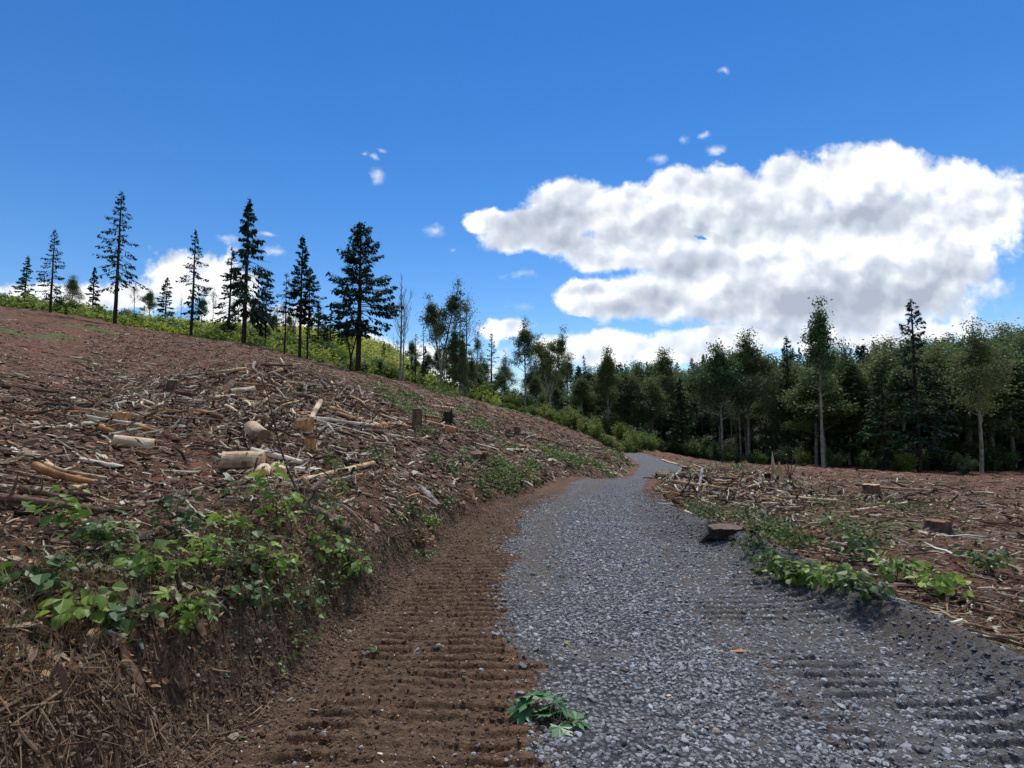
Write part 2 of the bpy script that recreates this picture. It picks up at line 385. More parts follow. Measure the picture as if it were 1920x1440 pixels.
def H(X, Y, detail=True):
    X = np.asarray(X, float); Y = np.asarray(Y, float)
    hill = tps(X, Y)
    L, R = xl(Y), xr(Y); u = L - X; v = X - R
    z = zr(Y)
    wob = fbm(Y * 1.7, X * 0 + 3, 3) * .14 if detail else 0
    wl = np.interp(Y, [2, 8, 14, 25, 60], [.45, .5, .9, 1.6, 3])
    bl = sstep(u + wob, 0.0, wl)
    br = sstep(v, 0.05, np.interp(Y, [3, 10, 30, 60], [.5, .7, 1.5, 3]))
    ro = 1 - sstep(Y, 70, 84)
    b = np.where(u > 0, bl, np.where(v > 0, br, 0)); b = 1 - (1 - b) * ro
    out = z * (1 - b) + hill * b
    berm = .17 * np.exp(-((v - .22) / .2) ** 2) * sstep(-Y, -11, -8) + .05 * np.exp(-((v - .2) / .3) ** 2) * sstep(-Y, -20, -9)
    out = out + berm
    if detail:
        rough = np.where(u > 0, sstep(u, .1, 1.2), sstep(v, .1, .9)) * ro + (1 - ro)
        amp = np.interp(Y, [2, 10, 40, 100, 300], [.05, .10, .28, .5, 1.5])
        out = out + rough * (amp * fbm(X * .55, Y * .55, 4) + .03 * fbm(X * 4, Y * 4, 3))
        bank = bl * (1 - bl) * 4 * (u > -.1)
        out = out + bank * (.06 * fbm(X * 5, Y * 5, 4) + .035 * fbm(X * 16, Y * 16, 3))
        dirt, dark, grav, ir = road_zones(X, Y)
        # crowned loose gravel, wheel ruts
        mid = (L + R) / 2
        out = out + ir * (.025 * np.exp(-((X - (mid + .35)) / .5) ** 2) + .012 * fbm(X * 2.2, Y * 1.4, 3))
        # grouser prints left by a crawler
        ph = Y / .13 + .45 * fbm(X * .9, Y * .6, 2) + .14 * fbm(X * 5, Y * 3, 2) + .10 * (X - L)
        tread = np.abs((ph % 1.0) - .5) * 2
        tread = sstep(tread, .22, .62)
        wear = (.35 + .65 * sstep(fbm(X * 2.2 + 9, Y * 2.6, 4), -.5, .15)) * (1 - .6 * np.exp(-((X - (L + .62)) / .1) ** 2)) * sstep(fbm(X * 4 + 21, Y * 5, 3), -.75, -.25)
        edge = sstep(u * -1, .12, .3)
        out = out + dirt * edge * wear * (.038 * tread - .025) * sstep(-Y, -16, -11)
        ph2 = Y / .135 + .35 * fbm(X * .9 + 50, Y * .6, 2) - .25 * (X - R)
        t2 = sstep(np.abs((ph2 % 1.0) - .5) * 2, .25, .65)
        out = out + dark * (.034 * t2 - .020) * sstep(fbm(X * 1.9 + 30, Y * 1.6, 3), -.5, .25) * sstep(-Y, -14, -10)
        out = out + ir * .008 * fbm(X * 14, Y * 14, 3) + dirt * .010 * fbm(X * 9 + 3, Y * 9, 3)
    return out
def Hs(x, y): return float(H(np.array([x]), np.array([y]))[0])
_RAYY = np.concatenate([np.geomspace(1.2, 230, 300)])
def rg(px, py):
    """where the ray through a photo pixel meets the ground"""
    a, b = ray(px, py)
    zz = H(a * _RAYY, _RAYY) - (CAMZ + b * _RAYY)
    k = np.argmax(zz > 0)
    if zz[k] <= 0: k = int(np.argmax(zz[:235]))
    if k > 0 and zz[k] > 0:
        f = -zz[k - 1] / (zz[k] - zz[k - 1]); Y = _RAYY[k - 1] + f * (_RAYY[k] - _RAYY[k - 1])
    else: Y = _RAYY[k]
    return np.array([a * Y, Y, Hs(a * Y, Y)])

# ============================================================ materials
def mat(name): 
    m = bpy.data.materials.new(name); m.use_nodes = True; t = NT(m.node_tree); t.n.clear()
    return m, t
def finish(t, color, rough=.9, bump=None, bstr=.5, bdist=.02, spec=.3, transl=None, tw=.3):
    p = t.new('ShaderNodeBsdfPrincipled')
    t.put(p.inputs['Base Color'], color); t.put(p.inputs['Roughness'], rough)
    t.put(p.inputs['Specular IOR Level'], spec)
    if bump is not None:
        bn = t.new('ShaderNodeBump'); bn.inputs['Strength'].default_value = bstr; bn.inputs['Distance'].default_value = bdist
        t.put(bn.inputs['Height'], bump); t.l.new(bn.outputs[0], p.inputs['Normal'])
    sh = p.outputs[0]
    if transl is not None:
        tr = t.new('ShaderNodeBsdfTranslucent'); t.put(tr.inputs[0], transl)
        mx = t.new('ShaderNodeMixShader'); mx.inputs[0].default_value = tw
        t.l.new(sh, mx.inputs[1]); t.l.new(tr.outputs[0], mx.inputs[2]); sh = mx.outputs[0]
    o = t.new('ShaderNodeOutputMaterial'); t.l.new(sh, o.inputs[0])
def island(t): return t.new('ShaderNodeNewGeometry').outputs['Random Per Island']
def leafmat(name, stops, tw=.3, rough=.6, spec=.3, big=None):
    m, t = mat(name)
    c = t.ramp(island(t), stops)
    if big:
        pos = t.new('ShaderNodeNewGeometry').outputs['Position']
        c = t.mix(t.step(t.noise(pos, big[0], 3), .4, .65), c, t.vmath('MULTIPLY', c, big[1]))
    oi = t.new('ShaderNodeObjectInfo').outputs['Random']
    c = t.mix(1.0, c, t.ramp(oi, [(0, (.75, .8, .8)), (1, (1.2, 1.12, 1.0))]), 'MULTIPLY')
    finish(t, c, rough, spec=spec, transl=c, tw=tw)
    return m
M = {}
M['conifer'] = leafmat('fir needles', [(0, (0.026, 0.058, 0.031)), (.5, (0.047, 0.098, 0.047)), (1, (0.086, 0.150, 0.062))], .18, .85, .08)
M['conifer_blue'] = leafmat('dark fir needles', [(0, (0.011, 0.027, 0.024)), (.6, (0.019, 0.046, 0.038)), (1, (0.038, 0.074, 0.047))], .1, .85, .08)
M['broad'] = leafmat('cottonwood leaves', [(0, (0.061, 0.101, 0.035)), (.5, (0.101, 0.155, 0.054)), (.9, (0.162, 0.216, 0.081)), (1, (0.230, 0.216, 0.081))], .4)
M['broad_dark'] = leafmat('dark broad leaves', [(0, (0.042, 0.083, 0.033)), (.6, (0.075, 0.138, 0.051)), (1, (0.128, 0.195, 0.068))], .35)
M['broad_olive'] = leafmat('olive leaves', [(0, (0.069, 0.106, 0.044)), (.5, (0.114, 0.159, 0.065)), (1, (0.183, 0.206, 0.082))], .4)
M['shrub'] = leafmat('shrub leaves', [(0, (0.060, 0.112, 0.022)), (.5, (0.120, 0.194, 0.036)), (1, (0.224, 0.283, 0.055))], .35)
M['shrub_yellow'] = leafmat('yellowing shrub leaves', [(0, (0.093, 0.130, 0.024)), (.5, (0.185, 0.216, 0.043)), (1, (0.317, 0.331, 0.073))], .35)
M['brush'] = leafmat('hillside brush leaves', [(0, (.06, .11, .025)), (.5, (.14, .21, .04)), (1, (.28, .34, .08))], .42, big=(.05, (1.35, 1.25, .9)))
M['brush_sunlit'] = leafmat('yellow hillside brush painted sunlit', [(0, (.14, .19, .03)), (.5, (.30, .36, .06)), (.9, (.46, .46, .10)), (1, (.55, .46, .2))], .45)  # yellowish far brush, its colour also brightened to stand for sunlight
M['leaf'] = leafmat('bright green leaves', [(0, (.09, .16, .03)), (.5, (.18, .29, .045)), (.85, (.30, .42, .07)), (1, (.22, .33, .09))], .42, .5, .4)
M['leaf_mid'] = leafmat('green bramble leaves', [(0, (.035, .075, .022)), (.5, (.06, .12, .03)), (1, (.11, .18, .04))], .3, .5, .4)
M['leaf_brown'] = leafmat('withered leaves', [(0, (.16, .07, .03)), (.5, (.3, .15, .07)), (1, (.5, .33, .2))], .25)
M['maple_cut'] = leafmat('wilted maple leaves', [(0, (.05, .13, .05)), (.5, (.07, .18, .07)), (1, (.11, .24, .10))], .2, .45, .45)
M['fern'] = leafmat('fern fronds', [(0, (.09, .11, .03)), (.6, (.16, .17, .06)), (1, (.24, .2, .09))], .3)
M['grass_dry'] = leafmat('dry grass', [(0, (.08, .052, .026)), (.55, (.16, .11, .055)), (1, (.34, .26, .14))], .2, .8)
M['grass'] = leafmat('green grass', [(0, (.05, .08, .02)), (.5, (.1, .14, .035)), (1, (.2, .2, .07))], .3, .7)
M['weed'] = leafmat('weed leaves', [(0, (.04, .08, .02)), (.5, (.08, .14, .03)), (1, (.14, .2, .05))], .3)

def barkmat(name, c1, c2, c3, sc_=(8, 8, 1.5), spots=None, b=.6):
    m, t = mat(name)
    tcn = t.new('ShaderNodeTexCoord').outputs['Object']
    v = t.vmath('MULTIPLY', tcn, sc_)
    n1 = t.noise(v, 2.0, 6, .65, .4)
    c = t.ramp(n1, [(.3, c1), (.5, c2), (.7, c3)])
    n2 = t.noise(tcn, 1.3, 4, .6)
    c = t.mix(t.step(n2, .48, .62), c, t.vmath('MULTIPLY', c, (.55, .5, .48)))
    if spots:
        n3 = t.noise(tcn, spots[0], 4, .7, .6)
        c = t.mix(t.step(n3, spots[1], spots[1] + .05), c, spots[2])
    finish(t, c, .9, n1, b, .03)
    return m
M['bark_dark'] = barkmat('charcoal brown bark', (.010, .008, .007), (.022, .017, .014), (.045, .036, .030))
M['bark_grey'] = barkmat('grey alder bark', (.10, .095, .085), (.19, .18, .165), (.30, .29, .27), (3, 3, 1))
M['bark_dead'] = barkmat('weathered grey wood', (.09, .08, .075), (.17, .155, .15), (.28, .26, .25), (3, 3, .6))
M['bark_brown'] = barkmat('brown stump bark', (.045, .028, .02), (.10, .065, .045), (.18, .13, .10), (9, 9, 2))
M['wood_pale'] = barkmat('peeled pale wood', (.40, .28, .17), (.58, .45, .31), (.72, .62, .47), (5, 5, 5), (2.2, .60, (.16, .08, .04)))
M['wood_block'] = barkmat('pale wood with torn bark patches', (.30, .20, .12), (.50, .37, .24), (.64, .52, .37), (4, 4, 4), (3.2, .54, (.14, .08, .05)), b=.5)
M['wood_white'] = barkmat('stripped white wood', (.45, .38, .28), (.62, .55, .45), (.74, .70, .60), (5, 5, 5), (3, .66, (.25, .16, .10)))
M['wood_yellow'] = barkmat('yellowish peeled wood', (.36, .24, .12), (.52, .38, .21), (.66, .52, .33), (6, 6, 6), (6, .58, (.12, .06, .035)))
M['wood_orange'] = barkmat('orange split wood', (.22, .10, .04), (.38, .19, .08), (.52, .32, .17), (7, 7, 3))
M['wood_splint'] = barkmat('torn tan wood', (.20, .12, .07), (.40, .27, .16), (.58, .45, .29), (9, 9, 1.5))
M['wood_grey'] = barkmat('weathered branch wood', (.12, .09, .07), (.22, .17, .14), (.36, .30, .25), (6, 6, 6))
M['wood_brown'] = barkmat('brown branch wood', (.05, .028, .018), (.12, .065, .045), (.22, .13, .09), (7, 7, 7))
M['birch'] = barkmat('mottled grey bark', (.10, .09, .09), (.30, .28, .28), (.42, .40, .40), (5, 5, 5), (7, .52, (.035, .03, .03)))
M['stem'] = barkmat('green brown stems', (.06, .05, .02), (.10, .08, .035), (.16, .12, .06))
M['stem_dark'] = barkmat('thin dark twig', (.03, .02, .015), (.06, .04, .03), (.10, .07, .05))
def ringmat(name, ca, cb):
    m, t = mat(name)
    o = t.new('ShaderNodeTexCoord').outputs['Object']
    n = t.noise(o, 9, 4, .6); g = t.noise(o, 60, 2, .5)
    c = t.ramp(n, [(.3, ca), (.65, cb)])
    c = t.mix(t.step(g, .5, .7), c, t.vmath('MULTIPLY', c, (.75, .7, .66)))
    finish(t, c, .85, g, .4, .005); return m
M['cut_orange'] = ringmat('fresh orange cut wood', (.48, .22, .09), (.66, .38, .19))
M['cut_pale'] = ringmat('pale cut wood', (.52, .36, .20), (.68, .52, .34))
M['cut_dull'] = ringmat('weathered grey brown cut wood', (.06, .04, .028), (.15, .105, .075))
M['cut_brown'] = ringmat('dull brown cut wood', (.12, .06, .03), (.24, .13, .07))

def stonemat(name, stops):
    m, t = mat(name)
    c = t.ramp(island(t), stops)
    n = t.noise(t.new('ShaderNodeNewGeometry').outputs['Position'], 90, 3, .6)
    c = t.mix(.6, c, t.mix(n, (.55, .55, .55), (1.45, 1.45, 1.45)), 'MULTIPLY')
    finish(t, c, .82, n, .3, .003, .35); return m
M['stones'] = stonemat('crushed blue grey rock', [(0, (.08, .083, .088)), (.25, (.15, .156, .165)), (.55, (.225, .235, .25)), (.8, (.31, .32, .335)), (.93, (.35, .36, .37)), (.965, (.16, .11, .08)), (1, (.36, .37, .38))])
M['stones_dark'] = stonemat('dark crushed rock', [(0, (.03, .033, .038)), (.5, (.07, .078, .09)), (.9, (.13, .145, .165)), (1, (.24, .25, .27))])
def littermat(name, stops, rough=.9):
    m, t = mat(name)
    c = t.ramp(island(t), stops)
    n = t.noise(t.new('ShaderNodeNewGeometry').outputs['Position'], 14, 4, .65)
    c = t.mix(.5, c, t.mix(n, (.45, .45, .45), (1.5, 1.5, 1.5)), 'MULTIPLY')
    finish(t, c, rough); return m
M['litter'] = littermat('broken bark and branches', [(0, (0.023, 0.016, 0.012)), (.2, (0.061, 0.036, 0.025)), (.40, (0.141, 0.078, 0.049)), (.58, (0.235, 0.149, 0.093)), (.78, (0.339, 0.265, 0.180)), (.9, (0.489, 0.452, 0.338)), (1, (0.659, 0.672, 0.549))])
M['litter_red'] = littermat('red brown bark shreds', [(0, (0.031, 0.017, 0.013)), (.35, (0.104, 0.054, 0.037)), (.68, (0.181, 0.107, 0.071)), (.86, (0.294, 0.221, 0.146)), (1, (0.501, 0.513, 0.397))])
M['chips'] = littermat('wood chips', [(0, (.22, .12, .06)), (.5, (.40, .28, .16)), (1, (.62, .52, .38))])
M['clods'] = littermat('soil clods', [(0, (.045, .025, .015)), (.6, (.10, .058, .035)), (1, (.18, .115, .07))])

def groundmat():
    m, t = mat('clear-cut ground')
    pos = t.new('ShaderNodeNewGeometry').outputs['Position']
    at1 = t.new('ShaderNodeAttribute', attribute_name='zone'); sp = t.new('ShaderNodeSeparateColor'); t.l.new(at1.outputs['Color'], sp.inputs[0])
    at2 = t.new('ShaderNodeAttribute', attribute_name='cover'); sp2 = t.new('ShaderNodeSeparateColor'); t.l.new(at2.outputs['Color'], sp2.inputs[0])
    nl = t.noise(pos, .35, 5, .6); nm = t.noise(pos, 3.0, 6, .65); nf = t.noise(pos, 22, 5, .7); nx = t.noise(pos, 95, 3, .65)
    # bark mulch slope
    c = t.ramp(nm, [(.30, (.040, .020, .012)), (.46, (.100, .050, .030)), (.58, (.158, .080, .047)), (.72, (.23, .13, .08))])
    c = t.mix(t.step(nf, .56, .72), c, (.22, .125, .08))
    c = t.mix(t.step(nf, .46, .32), c, (.022, .012, .009))
    c = t.mix(t.step(nl, .5, .68), c, t.vmath('MULTIPLY', c, (1.15, .92, .8)))
    # fibres for distance
    st = t.noise(t.vmath('MULTIPLY', pos, (1.0, 3.5, 3)), 3.2, 5, .75, 1.2)
    c = t.mix(t.step(st, .60, .68), c, (.30, .21, .15))
    # bank soil
    soil = t.mix(t.step(nm, .38, .62), t.ramp(nf, [(.3, (.04, .024, .015)), (.5, (.085, .053, .033)), (.7, (.15, .10, .065))]), t.ramp(nf, [(.3, (.06, .038, .024)), (.5, (.12, .077, .048)), (.7, (.19, .13, .085))]))
    c = t.mix(sp2.outputs[1], c, soil)
    # dirt track
    dirt = t.ramp(nf, [(.32, (.042, .025, .014)), (.5, (.10, .060, .035)), (.68, (.18, .115, .07))])
    dirt = t.mix(t.step(nx, .62, .72), dirt, (.22, .14, .085))
    dirt = t.mix(t.math('MULTIPLY', sp2.outputs[2], t.step(nf, .42, .56)), dirt, (.15, .085, .048))
    # gravel seen from afar
    vo = t.new('ShaderNodeTexVoronoi', feature='F1'); vo.inputs['Scale'].default_value = 34; t.l.new(pos, vo.inputs['Vector'])
    vs = t.new('ShaderNodeSeparateColor'); t.l.new(vo.outputs['Color'], vs.inputs[0])
    g = t.ramp(vs.outputs[0], [(0, (.085, .088, .093)), (.5, (.185, .192, .203)), (.85, (.27, .28, .295)), (1, (.40, .41, .42))])
    g = t.mix(t.step(vo.outputs['Distance'], .35, .62), g, (.045, .05, .058))
    g = t.mix(t.step(t.noise(pos, 1.4, 5, .65), .50, .70), g, t.mix(nf, (.075, .066, .06), (.21, .185, .165)))
    g = t.mix(t.math('MULTIPLY', sp2.outputs[2], t.step(nm, .35, .6)), g, t.mix(nf, (.06, .045, .034), (.20, .16, .125)))
    dk = t.ramp(nf, [(.3, (.05, .047, .046)), (.5, (.105, .10, .098)), (.7, (.19, .185, .18))])
    dk = t.mix(t.step(t.noise(pos, 1.1, 5, .65), .5, .7), dk, t.mix(nf, (.045, .033, .026), (.14, .11, .085)))
    def zmix(f, a, b):
        f2 = t.step(t.math('MULTIPLY_ADD', t.math('SUBTRACT', nf, .5), 1.3, f), .35, .65)
        return t.mix(f2, a, b)
    c = zmix(sp.outputs[0], c, g)
    c = zmix(sp.outputs[1], c, dirt)
    c = zmix(sp.outputs[2], c, dk)
    # green growth, grassy patches
    gr = t.ramp(nf, [(.3, (.035, .055, .015)), (.5, (.075, .105, .028)), (.7, (.14, .16, .05))])
    c = zmix(t.math('MULTIPLY', sp2.outputs[0], t.math('ADD', nm, .5)), c, gr)
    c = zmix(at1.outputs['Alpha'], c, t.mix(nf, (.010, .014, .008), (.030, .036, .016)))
    hb = t.math('ADD', t.math('MULTIPLY', nf, .7), t.math('MULTIPLY', nx, .3))
    hb = t.math('MULTIPLY_ADD', t.math('MULTIPLY', vo.outputs['Distance'], sp.outputs[0]), -.6, hb)
    finish(t, c, .93, hb, 1.0, .05, .2)
    return m
M['ground'] = groundmat()

# ============================================================ tagging
def tag(o, label=None, cat=None, group=None, kind=None):
    if label: o['label'] = label
    if cat: o['category'] = cat
    if group: o['group'] = group
    if kind: o['kind'] = kind
    return o
def empty(name, loc, label, cat, group=None, rz=0):
    o = bpy.data.objects.new(name, None); col.objects.link(o)
    o.location = loc; o.rotation_euler = (0, 0, rz); o.empty_display_size = .2
    return tag(o, label, cat, group)
def dup(root, loc, rz, scale, label=None, group=None):
    r = root.copy(); col.objects.link(r); r.location = loc; r.rotation_euler = (0, 0, rz); r.scale = scale
    if label: r['label'] = label
    if group: r['group'] = group
    for ch in list(root.children):
        c = ch.copy(); col.objects.link(c); c.parent = r
    return r

# ============================================================ ground sheet
rows = np.concatenate([np.linspace(-30, .8, 40)[:-1], .8 + 2.2 * (np.exp(np.linspace(0, math.log(1 + 15 / 2.2), 1000)) - 1)[:-1], 2 * np.exp(np.linspace(math.log(15.8 / 2), math.log(210), 560))])
rows = np.concatenate([rows, np.geomspace(450, 5000, 24)])
sg = np.concatenate([np.linspace(-2.6, -1.12, 60)[:-1], np.linspace(-1.12, 1.12, 760), np.linspace(1.12, 2.6, 60)[1:]])
YY = np.repeat(rows[:, None], len(sg), 1); XX = sg[None, :] * (np.maximum(YY, -1) + 3.2)
def chunked(fn, X, Y, k=120):
    return np.concatenate([fn(X[i:i + k], Y[i:i + k]) for i in range(0, len(X), k)])
ZZ = chunked(H, XX, YY)
dirt, dark, grav, inr = road_zones(XX, YY)
roadfade = 1 - sstep(YY, 72, 84)
g = Geo(); nr, nc = XX.shape
idx = np.arange(nr * nc).reshape(nr, nc)
g.add(np.stack([XX, YY, ZZ], -1).reshape(-1, 3), np.stack([idx[:-1, :-1], idx[:-1, 1:], idx[1:, 1:], idx[1:, :-1]], -1).reshape(-1, 4))
ground = g.build('ground', M['ground'], smooth=True)
tag(ground, 'brown clear-cut hillside with a gravel track running through it', None, None, 'structure')
def cover(X, Y):
    a = X / np.maximum(Y, .5)
    px = 960 + FPX * a
    behind = sstep(Y, 88, 92) * sstep(-a, -.06, .02)           # brush above the cut edge
    n = fbm(X * .12, Y * .12, 4)
    mid = sstep(n, .12, .45) * sstep(Y, 12, 40) * .6 * (X < xl(Y))
    u = xl(Y) - X; v = X - xr(Y)
    roadside = (sstep(fbm(X * .8, Y * .5, 3), -.1, .5) * sstep(u, .2, 1) * sstep(-u, -4, -2) * sstep(Y, 9, 14)) * .6
    right = sstep(fbm(X * .5 + 40, Y * .4, 3), .0, .5) * sstep(v, .3, 1.2) * sstep(-v, -12, -4) * .55
    brow = sstep(Y, 66, 80) * sstep(a, -.12, .0) * sstep(-a, -.25, -.1) * .7
    return np.clip(np.maximum.reduce([behind, mid, roadside, right, brow]), 0, 1)
cv = cover(XX, YY)
uL = xl(YY) - XX
wl_ = np.interp(YY, [2, 8, 14, 25, 60], [.45, .5, .9, 1.6, 3])
bankm = sstep(uL, -.25, .02) * sstep(-uL, -wl_ * 1.25, -wl_ * .6) * roadfade * (1 - .65 * sstep(YY, 8, 13))
mulch = .8 * np.exp(-((XX - (xl(YY) + np.interp(YY, [5, 12.8, 18], [1.5, 1.1, .8]))) / .32) ** 2) * sstep(YY, 4.5, 6.5) * sstep(-YY, -24, -17) + np.exp(-((XX - np.interp(YY, [2, 2.8, 3.4, 4.4], [.05, .02, .05, -.05])) / .22) ** 2) * sstep(-YY, -5, -3.8)
za = ground.data.color_attributes.new('zone', 'FLOAT_COLOR', 'POINT')
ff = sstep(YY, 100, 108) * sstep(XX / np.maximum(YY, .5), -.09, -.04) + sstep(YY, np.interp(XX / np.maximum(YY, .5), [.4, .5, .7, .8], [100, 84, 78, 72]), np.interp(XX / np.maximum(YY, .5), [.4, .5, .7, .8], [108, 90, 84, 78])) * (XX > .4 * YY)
bermz = sstep(XX - xr(YY), -.12, .0) * sstep(-(XX - xr(YY)) + .12 * fbm(XX * 2, YY * 2, 3), -.55, -.38) * sstep(-YY, -14, -10)
dark2 = np.maximum(dark, bermz)
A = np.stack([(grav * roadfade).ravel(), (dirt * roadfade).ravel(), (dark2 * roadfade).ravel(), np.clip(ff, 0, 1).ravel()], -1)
far_brown = sstep(YY, 13, 20) * 0.0
za.data.foreach_set('color', A.astype(np.float32).ravel())
ca = ground.data.color_attributes.new('cover', 'FLOAT_COLOR', 'POINT')
A = np.stack([cv.ravel(), bankm.ravel(), mulch.ravel(), np.ones(nr * nc)], -1)
ca.data.foreach_set('color', A.astype(np.float32).ravel())

def stuff(o, label, cat): return tag(o, label, cat, None, 'stuff')

# ============================================================ gravel stones
def road_pts(n, y0, y1, x0, x1, rg_=rng, bias=1.0):
    Y = y0 + (y1 - y0) * rg_.random(n) ** bias
    X = x0 + (x1 - x0) * rg_.random(n)
    return X, Y
def stones_obj(name, m, sel, n, smin, smax, y0, y1, x0, x1, label, bias):
    X, Y = road_pts(n, y0, y1, x0, x1, bias=bias)
    d, k, gvl, ir = road_zones(X, Y)
    keep = rng.random(n) < sel(d, k, gvl, ir, X, Y)
    X, Y = X[keep], Y[keep]; n = len(X)
    s = smin * (smax / smin) ** (rng.random(n) ** 2.2)
    S = np.stack([s * (.8 + .6 * rng.random(n)), s * (.6 + .5 * rng.random(n)), s * (.4 + .4 * rng.random(n))], 1)
    Z = H(X, Y) + s * .12
    R = rotm(rng.random(n) * 6.3, rng.normal(0, .35, n), rng.normal(0, .35, n))
    gg = Geo(); scatter(gg, ICO_V, ICO_F, np.stack([X, Y, Z], 1), R, S, jit=.26)
    o = gg.build(name, m); return stuff(o, label, 'gravel')
stones_obj('gravel', M['stones'], lambda d, k, g_, i, X, Y: np.clip(g_ * (1 - .85 * np.exp(-((X - (xl(Y) + np.interp(Y, [5, 12.8, 18], [1.5, 1.1, .8]))) / .32) ** 2) * (Y > 5)) * (.2 + .8 * sstep(fbm(X * 1.8, Y * 1.8, 3), -.45, .2)), 0, 1) + .012 * d + .55 * k,
           105000, .0055, .021, 1.6, 13.5, -1.4, 3.4, 'loose blue grey crushed rock covering the middle of the track', 1.75)
stones_obj('berm_gravel', M['stones_dark'], lambda d, k, g_, i, X, Y: np.exp(-((X - xr(Y) - .12) / .28) ** 2) * (Y < 14) + .1 * d,
           26000, .006, .024, 2.0, 16, 1.8, 4.4, 'dark gravel pushed into a low ridge along the right edge of the track', 1.4)

stones_obj('gravel', M['stones'], lambda d, k, g_, i, X, Y: g_ * .9 * sstep(fbm(X * 1.2 + 8, Y * 1.0, 3), -.3, .4) + .006 * d + .15 * k,
           4200, .016, .034, 1.6, 11, -1.2, 3.2, 'coarser angular stones lying on top of the crushed rock', 1.5)
# soil clods and chips in the dirt strip and on the bank
def clods():
    n = 42000; X, Y = road_pts(n, 1.6, 13, -2.2, .7, bias=1.5)
    d, k, g_, i = road_zones(X, Y); u = xl(Y) - X
    keep = rng.random(n) < np.clip(d * .8 + np.exp(-((u - .1) / .3) ** 2) * .8, 0, 1)
    X, Y = X[keep], Y[keep]; n = len(X); s = .003 * 5 ** (rng.random(n) ** 2.4)
    S = np.stack([s * 1.2, s, s * .7], 1) * (.7 + .6 * rng.random((n, 3)))
    gg = Geo(); scatter(gg, ICO_V, ICO_F, np.stack([X, Y, H(X, Y) + s * .2], 1), rotm(rng.random(n) * 6.3, rng.normal(0, .4, n), rng.normal(0, .4, n)), S, jit=.18)
    stuff(gg.build('soil_clods', M['clods']), 'crumbled brown soil along the crawler prints on the left', 'soil')
clods()
def chips_road():
    n = 15000; X, Y = road_pts(n, 1.7, 14, -1.9, 3.2, bias=1.6); pb = np.exp(-((xl(Y) - X - .1) / .25) ** 2)
    d, k, g_, i = road_zones(X, Y)
    m_ = np.exp(-((X - .02) / .3) ** 2) * (Y < 4.6)
    keep = rng.random(n) < np.clip(d * .6 + .05 * g_ + .05 * k + m_ * 1.0 + .6 * pb, 0, 1)
    X, Y = X[keep], Y[keep]; n = len(X); s = .005 + .022 * rng.random(n) ** 4
    S = np.stack([s, s * .3, s * .15], 1)
    gg = Geo(); scatter(gg, CHIPV, CHIPF, np.stack([X, Y, H(X, Y) + .004], 1), rotm(rng.random(n) * 6.3, rng.normal(0, .25, n), rng.normal(0, .4, n)), S, jit=.15)
    stuff(gg.build('wood_chips', M['chips']), 'fine pale wood chips strewn over the dirt track', 'wood chips')
chips_road()

def roots():
    n = 8000; Y = np.exp(np.log(1.8) + (np.log(12) - np.log(1.8)) * rng.random(n)); wl2 = np.interp(Y, [2, 8, 14], [.45, .5, .9]); X = xl(Y) - wl2 * rng.random(n) ** .8
    k = rng.random(n) < .25 + .75 * sstep(fbm(X * 3, Y * 2.5, 3), -.2, .4); X, Y = X[k], Y[k]; n = len(X)
    L = .03 + .22 * rng.random(n) ** 2.5; d = .0018 + .004 * rng.random(n) ** 3; yaw = rng.normal(-.3, 1.0, n)
    zx = (H(X + .03, Y) - H(X - .03, Y)) / .06; zy = (H(X, Y + .05) - H(X, Y - .05)) / .1
    pit = -np.arctan(zx * np.cos(yaw) + zy * np.sin(yaw)) + rng.normal(0, .18, n)
    gg = Geo(); scatter(gg, STV, STF, np.stack([X, Y, H(X, Y) + .006 + .012 * rng.random(n)], 1), rotm(yaw, pit, rng.random(n) * 6.3), np.stack([L, d, d * 3], 1), jit=.05)
    stuff(gg.build('roots', M['root']), 'fine broken roots and straw sticking out of the cut bank', 'roots')
    n = 22000; Y = np.exp(np.log(1.7) + (np.log(11) - np.log(1.7)) * rng.random(n)); X = xl(Y) - .6 * rng.random(n) + .1; s = .0025 * 6 ** (rng.random(n) ** 3)
    gg = Geo(); scatter(gg, ICO_V, ICO_F, np.stack([X, Y, H(X, Y) + s * .15], 1), rotm(rng.random(n) * 6.3, rng.normal(0, .4, n), rng.normal(0, .4, n)), np.stack([s * 1.2, s, s * .8], 1) * (.7 + .6 * rng.random((n, 3))), jit=.2)
    stuff(gg.build('bank_crumbs', M['bank_soil']), 'crumbling clods of tan soil on the cut bank', 'soil')
M['root'] = littermat('roots and straw', [(0, (.05, .028, .017)), (.6, (.12, .072, .042)), (1, (.30, .21, .13))])
M['bank_soil'] = littermat('tan soil crumbs', [(0, (.05, .03, .019)), (.5, (.105, .067, .042)), (.95, (.17, .115, .075)), (1, (.3, .27, .23))])
roots()
